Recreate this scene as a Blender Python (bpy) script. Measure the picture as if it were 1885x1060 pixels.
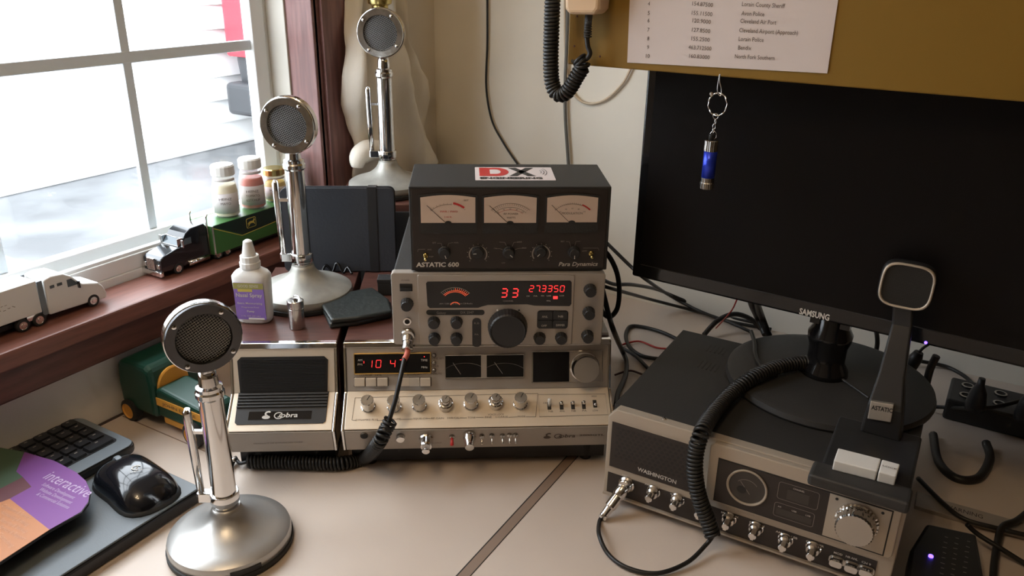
import bpy, math, random
from mathutils import Matrix, Vector
random.seed(7)
for o in list(bpy.data.objects): bpy.data.objects.remove(o)
scn = bpy.context.scene
COL = scn.collection
PI = math.pi
# ------------------------------------------------------------------ camera
F = 1486.5; PIT = .3867; ROL = .0168; CH = .6415
TA = 1.0499 - PI/2                      # room axes in the camera's own ground frame
def uvw(x, y, z):
    return Vector((x*math.cos(TA)+y*math.sin(TA), -x*math.sin(TA)+y*math.cos(TA), z))
c_, s_ = math.cos(PIT), math.sin(PIT); cr, sr = math.cos(ROL), math.sin(ROL)
CW = uvw(0, c_, -s_); up0 = Vector((0, s_, c_))
CR = uvw(cr, sr*s_, sr*c_); CU = uvw(-sr, cr*s_, cr*c_)
CO = Vector((0, 0, CH))
cam = bpy.data.cameras.new('camera'); co = bpy.data.objects.new('camera', cam); COL.objects.link(co)
cam.sensor_width = 36; cam.sensor_fit = 'HORIZONTAL'; cam.lens = F/1885*36; cam.clip_start = .02
m = Matrix.Identity(4)
for i in range(3):
    m[i][0] = CR[i]; m[i][1] = CU[i]; m[i][2] = -CW[i]; m[i][3] = CO[i]
co.matrix_world = m; scn.camera = co
# ------------------------------------------------------------------ world, colour
scn.view_settings.view_transform = 'Standard'; scn.view_settings.look = 'None'
scn.view_settings.gamma = 1; scn.view_settings.use_curve_mapping = False
scn.view_settings.exposure = -0.05
w = bpy.data.worlds.new('sky'); scn.world = w; w.use_nodes = True
wb = w.node_tree.nodes['Background']; wb.inputs[0].default_value = (.87, .94, 1, 1); wb.inputs[1].default_value = 9.6
# window light portal: only helps the renderer find the sky through the opening
pl = bpy.data.lights.new('window_portal', 'AREA'); pl.shape = 'RECTANGLE'; pl.size = .94; pl.size_y = 1.07; pl.energy = 1
pl.cycles.is_portal = True
po = bpy.data.objects.new('window_portal', pl); COL.objects.link(po)
po.location = (-1.17, .535, .65); po.rotation_euler = (0, -PI/2, 0)
# ceiling lamp bulbs are built with the lamp at the end

# ------------------------------------------------------------------ materials
MATS = {}
def mat(name, col, rough=.5, metal=0., bump=0., bscale=200., var=0., vscale=30., emit=0., trans=0., coat=0., stretch=None, alpha=1., spec=None, col2=None):
    if name in MATS: return MATS[name]
    mt = bpy.data.materials.new(name); mt.use_nodes = True; nt = mt.node_tree; b = nt.nodes['Principled BSDF']
    b.inputs['Base Color'].default_value = (*col, 1); b.inputs['Roughness'].default_value = rough; b.inputs['Metallic'].default_value = metal
    if spec is not None: b.inputs['Specular IOR Level'].default_value = spec
    if coat: b.inputs['Coat Weight'].default_value = coat
    if trans: b.inputs['Transmission Weight'].default_value = trans; b.inputs['IOR'].default_value = 1.45
    if emit: b.inputs['Emission Color'].default_value = (*col, 1); b.inputs['Emission Strength'].default_value = emit
    if alpha < 1: b.inputs['Alpha'].default_value = alpha
    if bump or var:
        tc = nt.nodes.new('ShaderNodeTexCoord'); mp = nt.nodes.new('ShaderNodeMapping'); nt.links.new(tc.outputs['Object'], mp.inputs[0])
        if stretch: mp.inputs['Scale'].default_value = stretch
        if var:
            n = nt.nodes.new('ShaderNodeTexNoise'); n.inputs['Scale'].default_value = vscale; n.inputs['Detail'].default_value = 4
            nt.links.new(mp.outputs[0], n.inputs['Vector'])
            mx = nt.nodes.new('ShaderNodeMix'); mx.data_type = 'RGBA'
            c2 = col2 if col2 else tuple(c*(1-var) for c in col)
            mx.inputs[6].default_value = (*col, 1); mx.inputs[7].default_value = (*c2, 1)
            cr_ = nt.nodes.new('ShaderNodeMapRange'); cr_.inputs[1].default_value = .35; cr_.inputs[2].default_value = .65
            nt.links.new(n.outputs[0], cr_.inputs[0]); nt.links.new(cr_.outputs[0], mx.inputs[0]); nt.links.new(mx.outputs[2], b.inputs['Base Color'])
        if bump:
            n2 = nt.nodes.new('ShaderNodeTexNoise'); n2.inputs['Scale'].default_value = bscale; n2.inputs['Detail'].default_value = 3
            nt.links.new(mp.outputs[0], n2.inputs['Vector'])
            bp = nt.nodes.new('ShaderNodeBump'); bp.inputs['Strength'].default_value = bump; bp.inputs['Distance'].default_value = .001
            nt.links.new(n2.outputs[0], bp.inputs['Height']); nt.links.new(bp.outputs[0], b.inputs['Normal'])
    MATS[name] = mt; return mt
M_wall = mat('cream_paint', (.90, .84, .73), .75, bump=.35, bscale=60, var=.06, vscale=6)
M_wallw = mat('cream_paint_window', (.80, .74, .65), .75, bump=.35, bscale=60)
M_ceil = mat('ceiling_paint', (.70, .67, .62), .8)
M_walld = mat('bounce_cut_brown', (.16, .11, .07), .6, var=.3, vscale=8, stretch=(1, 1, .1))  # dark finish made up for the unseen right wall, cuts bounced light
M_floor = mat('floor_carpet', (.25, .2, .15), .9, bump=.5)
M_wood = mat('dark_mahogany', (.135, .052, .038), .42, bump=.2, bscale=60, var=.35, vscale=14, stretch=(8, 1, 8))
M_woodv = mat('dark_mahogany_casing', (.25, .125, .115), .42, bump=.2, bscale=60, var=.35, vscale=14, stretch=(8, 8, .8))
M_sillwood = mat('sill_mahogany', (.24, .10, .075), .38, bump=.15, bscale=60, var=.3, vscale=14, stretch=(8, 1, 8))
M_vinylwood = mat('walnut_vinyl', (.13, .055, .042), .35, bump=.1, bscale=100, var=.35, vscale=25, stretch=(1, 9, 9))
M_desk = mat('cream_laminate', (.68, .575, .49), .38, var=.12, vscale=3, bump=.08, bscale=300)
M_seam = mat('worn_seam', (.27, .19, .14), .7)
M_desk_edge = mat('dark_desk_edge', (.05, .03, .025), .6)
M_vinyl = mat('white_vinyl', (.82, .84, .84), .35)
M_vinylb = mat('aged_beige_vinyl', (.55, .52, .46), .5)
M_munt = mat('grey_grid_bar', (.78, .86, .93), .4)
M_chrome = mat('chrome', (.78, .77, .76), .10, 1.)
M_chromeworn = mat('worn_chrome', (.62, .6, .57), .2, 1., var=.3, vscale=60)
M_chromedark = mat('chrome_dark_reflection', (.11, .11, .115), .28, 1.)  # chrome head ring with the dark room's reflection put into its colour
M_mesh = mat('grille_wire', (.34, .33, .31), .34, .9)
M_silverpaint = mat('silver_paint', (.50, .49, .47), .36, .75, bump=.06, bscale=400)
M_hammer = mat('hammered_grey', (.42, .41, .37), .42, .35, bump=.25, bscale=120, var=.2, vscale=40)
M_palegrey = mat('pale_grey_enamel', (.62, .60, .55), .4, .15, bump=.1)
M_rub = mat('black_rubber', (.018, .018, .018), .6)
M_alu = mat('brushed_aluminium', (.52, .48, .43), .34, .8, bump=.05, bscale=80, stretch=(1, 40, 40))
M_alud = mat('warm_lit_aluminium', (.78, .68, .55), .42, .45, bump=.05, bscale=80, stretch=(1, 40, 40))  # silver aluminium, golden because warm light is put into the colour
M_facegrey = mat('warm_grey_faceplate', (.42, .375, .33), .45, .35, bump=.04, bscale=200)
M_blk = mat('black_plastic', (.018, .018, .019), .42)
M_blkm = mat('matte_black_steel', (.024, .023, .022), .60, bump=.25, bscale=500)
M_charc = mat('charcoal_steel', (.038, .037, .036), .55, .2, bump=.2, bscale=500)
M_gloss = mat('gloss_black', (.008, .008, .009), .12)
M_dkface = mat('dark_brown_face', (.026, .019, .016), .4)
M_screen = mat('screen_black', (.007, .006, .006), .34, spec=.12)
M_white = mat('white_plastic', (.80, .79, .76), .4)
M_print = mat('white_print', (.62, .58, .52), .6)
M_printd = mat('dim_print', (.30, .27, .24), .6)
M_ink = mat('black_ink', (.02, .018, .016), .6)
M_inkb = mat('brown_ink', (.10, .075, .06), .6)
M_grnhood = mat('toy_green', (.008, .055, .035), .38)
M_orange = mat('toy_orange', (.72, .34, .05), .45)
M_red = mat('red_paint', (.55, .03, .03), .4)
M_redled = mat('red_led', (1, .03, .03), .5, emit=2.2)
M_orled = mat('amber_backlit', (.9, .13, .05), .5, emit=.55)
M_blueled = mat('blue_led', (.12, .06, 1), .5, emit=7)
M_meterface = mat('meter_card', (.66, .52, .43), .5)
M_meterdark = mat('dark_meter_card', (.045, .038, .033), .35)
M_glassd = mat('clear_cover', (1, 1, 1), .03, trans=1.)
M_leather = mat('black_leather', (.022, .028, .026), .36, bump=.8, bscale=90, spec=.7)
M_case = mat('black_folio', (.022, .024, .030), .62, bump=.3, bscale=250)
M_cable = mat('black_cable', (.014, .013, .012), .45)
M_graycable = mat('grey_cable', (.16, .155, .14), .5)
M_creamcable = mat('cream_cable', (.62, .50, .36), .5)
M_redcable = mat('red_cable', (.45, .03, .02), .5)
M_redtube = mat('red_shrink_tube', (.62, .16, .11), .45)
M_brass = mat('brass', (.62, .50, .20), .25, 1.)
M_gold = mat('gold_trim', (.85, .60, .22), .22, 1.)
M_mustard = mat('mustard_panel', (.23, .125, .008), .6, bump=.12, bscale=150)
M_paper = mat('paper', (.70, .62, .60), .8)
M_beige = mat('beige_plastic', (.66, .46, .28), .42)
M_cloth = mat('cream_cotton', (.86, .80, .70), .9, bump=.3, bscale=400)
M_purple = mat('purple_print', (.22, .07, .30), .55)
M_oran2 = mat('orange_print', (.55, .23, .10), .55)
M_green2 = mat('dark_green_print', (.07, .12, .07), .55)
M_maroon = mat('maroon_print', (.14, .05, .06), .55)
M_padtext = mat('pad_lettering', (.55, .42, .62), .6)
M_padtexto = mat('pad_lettering_orange', (.72, .40, .25), .6)
M_board = mat('slate_grey_board', (.13, .15, .165), .38, bump=.15, bscale=600)
M_bluegrey = mat('blue_grey_plastic', (.17, .20, .225), .4)
M_key = mat('black_key', (.016, .017, .02), .35)
M_mouse = mat('glossy_black_mouse', (.008, .009, .012), .14, coat=.4)
M_lilac = mat('purple_label', (.26, .16, .52), .5)
M_olive = mat('olive_label', (.35, .33, .10), .5)
M_blue = mat('blue_anodised', (.03, .06, .62), .3, .55)
M_mayo = mat('mayonnaise', (.80, .70, .48), .5)
M_ketch = mat('ketchup', (.62, .07, .035), .4)
M_must = mat('mustard', (.70, .48, .06), .5)
M_label = mat('jar_label', (.62, .58, .58), .6)
M_trwhite = mat('truck_white', (.78, .78, .76), .3)
M_trgreen = mat('trailer_green', (.05, .17, .045), .35)
M_trgreend = mat('trailer_dark_green', (.012, .035, .03), .35)
M_yel = mat('yellow_print', (.60, .50, .10), .5)
M_trblk = mat('truck_black', (.012, .014, .018), .15, coat=.5)
M_win = mat('toy_window', (.10, .13, .15), .1)
M_siding = mat('white_siding', (.85, .86, .86), .6)
M_asph = mat('asphalt', (.17, .175, .18), .85, var=.45, vscale=1.6, bump=.4, bscale=30)
M_tail = mat('red_tail_lamp', (.75, .03, .05), .25)
M_carb = mat('dark_bumper', (.045, .05, .055), .4)
M_bulb = mat('warm_bulb', (1, .75, .45), .5, emit=6)

M_crm = mat('aged_silver_cream', (.48, .41, .33), .42, .35)
# ------------------------------------------------------------------ builders
class MB:
    def __init__(s, T=None): s.v = []; s.f = []; s.fm = []; s.fs = []; s.mats = []; s.T = T or Matrix.Identity(4)
    def mi(s, mt):
        if mt not in s.mats: s.mats.append(mt)
        return s.mats.index(mt)
    def add(s, vs, fs, mt, smooth=False, T=None):
        X = s.T @ T if T is not None else s.T
        b = len(s.v); s.v += [X @ Vector(v) for v in vs]; k = s.mi(mt)
        for i, f in enumerate(fs):
            s.f.append([b+j for j in f]); s.fm.append(k); s.fs.append(smooth if isinstance(smooth, bool) else smooth[i])
    def box(s, a, b, mt, T=None):
        x0, y0, z0 = a; x1, y1, z1 = b
        if x0 > x1: x0, x1 = x1, x0
        if y0 > y1: y0, y1 = y1, y0
        if z0 > z1: z0, z1 = z1, z0
        s.add([(x0,y0,z0),(x1,y0,z0),(x1,y1,z0),(x0,y1,z0),(x0,y0,z1),(x1,y0,z1),(x1,y1,z1),(x0,y1,z1)],
              [(3,2,1,0),(4,5,6,7),(0,1,5,4),(1,2,6,5),(2,3,7,6),(3,0,4,7)], mt, False, T)
    def prism(s, poly, z0, z1, mt, T=None, smooth_side=False, taper=0.):
        ar = sum(poly[i][0]*poly[(i+1) % len(poly)][1]-poly[(i+1) % len(poly)][0]*poly[i][1] for i in range(len(poly)))
        if ar < 0: poly = poly[::-1]
        if z0 > z1: z0, z1 = z1, z0
        n = len(poly); cx = sum(p[0] for p in poly)/n; cy = sum(p[1] for p in poly)/n
        top = [(cx+(p[0]-cx)*(1-taper), cy+(p[1]-cy)*(1-taper)) for p in poly]
        vs = [(p[0], p[1], z0) for p in poly]+[(p[0], p[1], z1) for p in top]
        fs = [tuple(range(n))[::-1], tuple(range(n, 2*n))]; sm = [False, False]
        for i in range(n): j = (i+1) % n; fs.append((i, j, n+j, n+i)); sm.append(smooth_side)
        s.add(vs, fs, mt, sm, T)
    def lathe(s, prof, mt, T=None, n=24, sx=1., sy=1., caps=True, rib=0.):
        # prof: list of (r, z[, material]); ring duplicated at sharp corners
        segs = []
        rings = []
        def ring(r, z):
            b = len(vs)
            for i in range(n):
                a = 2*PI*i/n; rr = r*(1+(rib if i % 2 else 0)); vs.append((rr*math.cos(a)*sx, rr*math.sin(a)*sy, z))
            return b
        vs = []; groups = []
        cur = ring(prof[0][0], prof[0][1]); first = cur
        for k in range(len(prof)-1):
            p, q_ = prof[k], prof[k+1]
            if k > 0:
                o_ = prof[k-1]; a1 = math.atan2(p[1]-o_[1], p[0]-o_[0]); a2 = math.atan2(q_[1]-p[1], q_[0]-p[0])
                d = abs((a2-a1+PI) % (2*PI)-PI)
                if d > .6: cur = ring(p[0], p[1])
            nx = ring(q_[0], q_[1]); mm = q_[2] if len(q_) > 2 else mt
            groups.append((cur, nx, mm)); cur = nx
        allf = {}
        X = s.T @ T if T is not None else s.T
        b = len(s.v); s.v += [X @ Vector(v) for v in vs]
        for a, c, mm in groups:
            k = s.mi(mm)
            for i in range(n):
                j = (i+1) % n; s.f.append([b+a+i, b+a+j, b+c+j, b+c+i]); s.fm.append(k); s.fs.append(rib == 0)
        if caps:
            if prof[0][0] > 1e-6: s.f.append([b+first+i for i in range(n)][::-1]); s.fm.append(s.mi(mt)); s.fs.append(False)
            if prof[-1][0] > 1e-6: s.f.append([b+cur+i for i in range(n)]); s.fm.append(s.mi(prof[-1][2] if len(prof[-1]) > 2 else mt)); s.fs.append(False)
    def tube(s, pts, r, mt, n=8, T=None, closed=False, caps=True):
        P = [Vector(p) for p in pts]; N = len(P); rs = r if isinstance(r, (list, tuple)) else [r]*N
        t0 = (P[1]-P[0]).normalized(); nrm = t0.orthogonal().normalized(); vs = []
        for i in range(N):
            if closed: t = (P[(i+1) % N]-P[i-1])
            else: t = P[min(i+1, N-1)]-P[max(i-1, 0)]
            t.normalize(); nrm = (nrm-t*nrm.dot(t))
            nrm = nrm.normalized() if nrm.length > 1e-9 else t.orthogonal().normalized()
            bn = t.cross(nrm)
            for k in range(n):
                a = 2*PI*k/n; vs.append(P[i]+(nrm*math.cos(a)+bn*math.sin(a))*rs[i])
        fs = []; sm = []
        for i in range(N if closed else N-1):
            a = i*n; c = ((i+1) % N)*n
            for k in range(n): j = (k+1) % n; fs.append((a+k, a+j, c+j, c+k)); sm.append(True)
        if caps and not closed: fs.append(tuple(range(n))[::-1]); fs.append(tuple((N-1)*n+k for k in range(n))); sm += [False, False]
        s.add(vs, fs, mt, sm, T)
    def text(s, body, mt, T, width=None, height=.004, bold=0., shear=0., align='CENTER', depth=.00012, font_stretch=1.):
        cu = bpy.data.curves.new('t', 'FONT'); cu.body = body; cu.size = 1; cu.align_x = align; cu.offset = bold; cu.shear = shear
        cu.resolution_u = 2; cu.extrude = 0
        ob = bpy.data.objects.new('t', cu); COL.objects.link(ob)
        dg = bpy.context.evaluated_depsgraph_get(); dg.update(); ev = ob.evaluated_get(dg); me = ev.to_mesh()
        vs = [v.co.copy() for v in me.vertices]; fs = [tuple(p.vertices) for p in me.polygons]
        ev.to_mesh_clear(); bpy.data.objects.remove(ob); bpy.data.curves.remove(cu)
        if not vs: return
        x0 = min(v.x for v in vs); x1 = max(v.x for v in vs)
        ky = height/.72; kx = ky*font_stretch
        if width: kx = width/(x1-x0)
        off = {'CENTER': (x0+x1)/2, 'LEFT': x0, 'RIGHT': x1}[align]
        s.add([((v.x-off)*kx, v.y*ky, depth) for v in vs], fs, mt, False, T)
    def ribbon(s, pts, wd, mt, z=.00015, T=None, closed=False):
        P = [Vector((p[0], p[1])) for p in pts]; N = len(P); vs = []
        for i in range(N):
            t = (P[(i+1) % N]-P[i-1]) if closed else P[min(i+1, N-1)]-P[max(i-1, 0)]
            t.normalize(); nn = Vector((-t.y, t.x))*wd/2; vs += [(P[i].x+nn.x, P[i].y+nn.y, z), (P[i].x-nn.x, P[i].y-nn.y, z)]
        fs = [(2*i, 2*i+1, (2*i+3) % (2*N), (2*i+2) % (2*N)) for i in range(N if closed else N-1)]
        s.add(vs, fs, mt, False, T)
    def obj(s, name, parent=None, bevel=0., seg=2, subd=0, solid=0., loc=None, rot=None):
        me = bpy.data.meshes.new(name); me.from_pydata([tuple(v) for v in s.v], [], s.f)
        for mt in s.mats: me.materials.append(mt)
        me.polygons.foreach_set('material_index', s.fm); me.polygons.foreach_set('use_smooth', s.fs); me.update()
        ob = bpy.data.objects.new(name, me); COL.objects.link(ob)
        if parent: ob.parent = parent
        if loc: ob.location = loc
        if rot: ob.rotation_euler = rot
        if solid: md = ob.modifiers.new('solid', 'SOLIDIFY'); md.thickness = solid; md.offset = 0
        if bevel:
            md = ob.modifiers.new('bevel', 'BEVEL'); md.width = bevel; md.segments = seg; md.limit_method = 'ANGLE'; md.angle_limit = .7; md.harden_normals = False
        if subd: md = ob.modifiers.new('sub', 'SUBSURF'); md.levels = subd; md.render_levels = subd
        return ob
def thing(name, label, cat, loc=(0, 0, 0), rz=0., group=None):
    o = bpy.data.objects.new(name, None); COL.objects.link(o); o.empty_display_size = .02
    o.location = loc; o.rotation_euler = (0, 0, rz); tag(o, label, cat, group); return o
def tag(o, label, cat, group=None):
    o['label'] = label; o['category'] = cat
    if group: o['group'] = group
    return o
def WM(o): return Matrix.Translation(o.location) @ o.rotation_euler.to_matrix().to_4x4()
def struct(mb, name, **k): o = mb.obj(name, **k); o['kind'] = 'structure'; return o
def frame(o, x, y):
    x = Vector(x).normalized(); y = Vector(y); y = (y-x*y.dot(x)).normalized(); z = x.cross(y); mm = Matrix.Identity(4)
    for i in range(3): mm[i][0] = x[i]; mm[i][1] = y[i]; mm[i][2] = z[i]; mm[i][3] = o[i]
    return mm
def ray(px, py): return CW+CR*((px-942.5)/F)-CU*((py-530)/F)
def hit(W4, px, py, h=0.):
    "point of a face (its frame given in room coordinates) seen at a pixel, returned in the face's own x, y"
    I = W4.inverted(); o = I @ CO; d = I.to_3x3() @ ray(px, py); t = (h-o.z)/d.z
    p = o+d*t; return (p.x, p.y)
def pz(px, py, z): d = ray(px, py); return CO+d*((z-CO.z)/d.z)
def pv(px, py, v): d = ray(px, py); return CO+d*((v-CO.y)/d.y)
def pu(px, py, u): d = ray(px, py); return CO+d*((u-CO.x)/d.x)
def TR(x, y, z=0., a=0.): return Matrix.Translation((x, y, z)) @ Matrix.Rotation(a, 4, 'Z')
def rrect(x0, y0, x1, y1, r, n=5):
    if x0 > x1: x0, x1 = x1, x0
    if y0 > y1: y0, y1 = y1, y0
    r = min(r, (x1-x0)/2.01, (y1-y0)/2.01); out = []
    for cx, cy, a0 in ((x1-r, y1-r, 0), (x0+r, y1-r, 90), (x0+r, y0+r, 180), (x1-r, y0+r, 270)):
        for k in range(n+1):
            a = math.radians(a0+90*k/n); out.append((cx+r*math.cos(a), cy+r*math.sin(a)))
    return out
def smooth(pts, k=8):
    P = [Vector(p) for p in pts]; out = []
    for i in range(len(P)-1):
        p0 = P[max(i-1, 0)]; p1 = P[i]; p2 = P[i+1]; p3 = P[min(i+2, len(P)-1)]
        for j in range(k):
            t = j/k; out.append(.5*((2*p1)+(p2-p0)*t+(2*p0-5*p1+4*p2-p3)*t*t+(-p0+3*p1-3*p2+p3)*t**3))
    out.append(P[-1]); return out
def coil(path, R, pitch, per=12):
    P = smooth(path, 16); L = [0]
    for i in range(1, len(P)): L.append(L[-1]+(P[i]-P[i-1]).length)
    T_ = L[-1]; turns = T_/pitch; N = int(turns*per); out = []; j = 0
    t0 = (P[1]-P[0]).normalized(); nrm = t0.orthogonal().normalized()
    for i in range(N+1):
        s_ = T_*i/N
        while j < len(L)-2 and L[j+1] < s_: j += 1
        f = (s_-L[j])/max(L[j+1]-L[j], 1e-9); p = P[j].lerp(P[j+1], f)
        t = (P[min(j+2, len(P)-1)]-P[max(j-1, 0)]).normalized(); nrm = (nrm-t*nrm.dot(t)).normalized(); bn = t.cross(nrm)
        a = 2*PI*i/per; out.append(p+(nrm*math.cos(a)+bn*math.sin(a))*R)
    return out
class Face:
    "a panel of a thing: L = frame in the thing's coordinates, W = the same in the room"
    def __init__(s, th, L): s.L = L; s.W = WM(th) @ L
    def at(s, px, py, h=0.): return hit(s.W, px, py, h)
    def poly(s, mb, px, z0, z1, mt, r=0, taper=0.): mb.prism([s.at(*p) for p in px], z0, z1, mt, s.L, taper=taper)
    def rect(s, mb, x0, y0, x1, y1, z0, z1, mt, r=0.):
        # rectangle square to the panel whose opposite corners are seen at two pixels
        a = s.at(x0, y0); b = s.at(x1, y1)
        if r: mb.prism(rrect(a[0], a[1], b[0], b[1], r), z0, z1, mt, s.L)
        else: mb.box((a[0], a[1], z0), (b[0], b[1], z1), mt, s.L)
    def disc(s, mb, px, py, r, z0, z1, mt, n=24, h=None, rib=0., taper=1., face=None):
        x, y = s.at(px, py, z1 if h is None else h)
        prof = [(r, z0), (r*taper, z1-.0004), (r*taper-.0004, z1, face or mt)]
        mb.lathe(prof, mt, s.L @ TR(x, y), n=n, rib=rib)
        return x, y
    def txt(s, mb, body, p0, p1, height, mt, z=.0002, bold=0., shear=0.):
        a = Vector(s.at(*p0)); b = Vector(s.at(*p1)); d = b-a; c = (a+b)/2
        mb.text(body, mt, s.L @ TR(c.x, c.y, z, math.atan2(d.y, d.x)), width=d.length, height=height, bold=bold, shear=shear)
    def line(s, mb, pts, wd, mt, z=.0002, closed=False): mb.ribbon([s.at(*p) for p in pts], wd, mt, z, s.L, closed)
SEG = {'0': 'abcdef', '1': 'bc', '2': 'abged', '3': 'abgcd', '4': 'fgbc', '5': 'afgcd', '7': 'abc'}
def digits(mb, T, s, w, h, gap, mt, th=.0009, slant=.12):
    x = 0.
    for ch in s:
        if ch == ' ': x += (w+gap)*.62; continue
        if ch == '.': mb.box((x-gap*.75, 0, 0), (x-gap*.75+th, th, .0002), mt, T); continue
        if ch == "'": mb.box((x, h*.6, 0), (x+th, h*.9, .0002), mt, T); x += gap*.8; continue
        for g in SEG[ch]:
            q = {'a': (.1, h, w-.1*w, h), 'g': (.1, h/2, w-.1*w, h/2), 'd': (.1, 0, w-.1*w, 0)}
            if g in 'agd':
                yy = {'a': h, 'g': h/2, 'd': 0}[g]; x0 = x+th*.7; x1 = x+w-th*.7
                mb.prism([(x0+yy*slant, yy-th/2), (x1+yy*slant, yy-th/2), (x1+yy*slant, yy+th/2), (x0+yy*slant, yy+th/2)], 0, .0002, mt, T)
            else:
                xx = x if g in 'ef' else x+w; ya, yb = ((h/2, h) if g in 'fb' else (0, h/2)); ya += th*.7; yb -= th*.7
                mb.prism([(xx+ya*slant-th/2, ya), (xx+ya*slant+th/2, ya), (xx+yb*slant+th/2, yb), (xx+yb*slant-th/2, yb)], 0, .0002, mt, T)
        x += w+gap
def cord(name, pts, r, mt, label, k=8, n=8, cat='cable', group=None):
    mb = MB(); mb.tube(smooth(pts, k), r, mt, n); o = mb.obj(name); tag(o, label, cat, group); return o
# ------------------------------------------------------------------ room shell
UW = -1.03; VB = 1.45; ZC = 1.60; ZF = -.70; UR = 2.3; VF = -2.3
V0, V1, Z0, Z1 = .0, 1.07, .15, 1.12            # window opening
mb = MB()
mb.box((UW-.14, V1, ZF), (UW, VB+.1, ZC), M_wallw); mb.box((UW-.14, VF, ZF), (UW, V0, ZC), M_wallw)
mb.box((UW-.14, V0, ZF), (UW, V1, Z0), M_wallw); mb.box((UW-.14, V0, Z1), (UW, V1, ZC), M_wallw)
struct(mb, 'wall_left')
mb = MB(); mb.box((UW, VB, ZF), (UR, VB+.1, ZC), M_wall); struct(mb, 'wall_back')
mb = MB(); mb.box((UR, VF, ZF), (UR+.1, VB+.1, ZC), M_walld); struct(mb, 'wall_right')
mb = MB(); mb.box((UW-.14, VF-.1, ZF), (UR+.1, VF, ZC), M_wall); struct(mb, 'wall_front')
mb = MB(); mb.box((UW-.14, VF-.1, ZC), (UR+.1, VB+.1, ZC+.1), M_ceil); struct(mb, 'ceiling')
mb = MB(); mb.box((UW-.14, VF-.1, ZF-.1), (UR+.1, VB+.1, ZF), M_floor); struct(mb, 'floor')
# sill board with apron
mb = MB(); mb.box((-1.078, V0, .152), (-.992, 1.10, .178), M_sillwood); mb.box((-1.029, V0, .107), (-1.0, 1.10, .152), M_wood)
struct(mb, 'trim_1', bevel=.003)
# casing and jamb at the right of the window
mb = MB(); mb.box((-1.029, 1.072, .178), (-1.010, 1.183, Z1+.1), M_woodv); mb.box((-1.010, 1.085, .178), (-1.003, 1.088, Z1+.1), M_woodv)
mb.box((-1.010, 1.155, .178), (-1.004, 1.183, Z1+.1), M_woodv); mb.box((-1.071, 1.068, .178), (-1.010, 1.080, Z1), M_woodv)
mb.box((-1.029, V0-.1, Z1), (-1.010, 1.072, Z1+.1), M_woodv)
struct(mb, 'trim_2', bevel=.002)
# window
win = bpy.data.objects.new('window_1', None); COL.objects.link(win); win['kind'] = 'structure'; win.location = (-1.1, .4, .178)
def wpart(mb, name, **k):
    o = mb.obj(name, **k); o.parent = win; o.matrix_parent_inverse = Matrix.Translation(win.location).inverted(); return o
mb = MB()
mb.box((-1.165, V0, .150), (-1.078, V1, .190), M_vinyl)                         # frame sill
mb.box((-1.092, V0, .190), (-1.080, V1, .214), M_vinyl); mb.box((-1.094, V0, .211), (-1.083, V1, .219), M_vinyl)
mb.box((-1.165, 1.058, .19), (-1.128, V1, Z1), M_vinyl); mb.box((-1.12, 1.058, .19), (-1.114, V1, Z1), M_vinyl)
mb.box((-1.165, V0, Z1-.03), (-1.08, V1, Z1), M_vinyl); mb.box((-1.165, V0, .19), (-1.08, V0+.03, Z1), M_vinyl)
mb.box((-1.114, 1.064, .178), (-1.070, V1+.002, Z1), M_vinylb)
wpart(mb, 'window_frame', bevel=.0015)
mb = MB(); mb.box((-1.135, V0+.03, .190), (-1.112, 1.058, .230), M_vinyl); mb.box((-1.135, 1.028, .230), (-1.112, 1.058, Z1-.03), M_vinyl)
mb.box((-1.135, V0+.03, Z1-.06), (-1.112, 1.058, Z1-.03), M_vinyl)
wpart(mb, 'sash', bevel=.002)
gm = bpy.data.materials.new('window_glass'); gm.use_nodes = True; gn = gm.node_tree; gn.nodes.clear()
go_ = gn.nodes.new('ShaderNodeOutputMaterial'); gx = gn.nodes.new('ShaderNodeMixShader'); gt = gn.nodes.new('ShaderNodeBsdfTransparent'); gg = gn.nodes.new('ShaderNodeBsdfGlossy')
gx.inputs[0].default_value = .035; gg.inputs['Roughness'].default_value = .02; gt.inputs[0].default_value = (.995, .995, 1, 1)
gn.links.new(gt.outputs[0], gx.inputs[1]); gn.links.new(gg.outputs[0], gx.inputs[2]); gn.links.new(gx.outputs[0], go_.inputs[0])
mb = MB(); mb.box((-1.1245, V0+.03, .228), (-1.1215, 1.030, Z1-.055), gm); wpart(mb, 'glass')
for vv in (.786, .546, .306, .066):
    mb = MB(); mb.box((-1.127, vv-.0075, .230), (-1.119, vv+.0075, Z1-.06), M_munt); wpart(mb, 'grid_bar', bevel=.001)
for zz in (.497, .765):
    mb = MB(); mb.box((-1.1275, V0+.03, zz-.0085), (-1.1185, 1.028, zz+.0085), M_munt); wpart(mb, 'grid_bar', bevel=.001)
# ------------------------------------------------------------------ outside
GZ = -.9
mb = MB(); mb.box((-14, -8, GZ-.1), (-1.2, 16, GZ), M_asph)
struct(mb, 'driveway')
mb = MB(); mb.box((-6.0, -7, GZ), (-5.62, 14, 2.8), M_siding)
z = GZ+.02
while z < 2.7:
    mb.prism([(0, 0), (.030, 0), (.010, .185), (0, .185)], -7, 14, M_siding, Matrix(((1, 0, 0, -5.62), (0, 0, 1, 0), (0, 1, 0, z), (0, 0, 0, 1)))); z += .19
tag(mb.obj('garage_wall'), 'white lap-sided wall across the driveway outside the window', 'wall')
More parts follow.
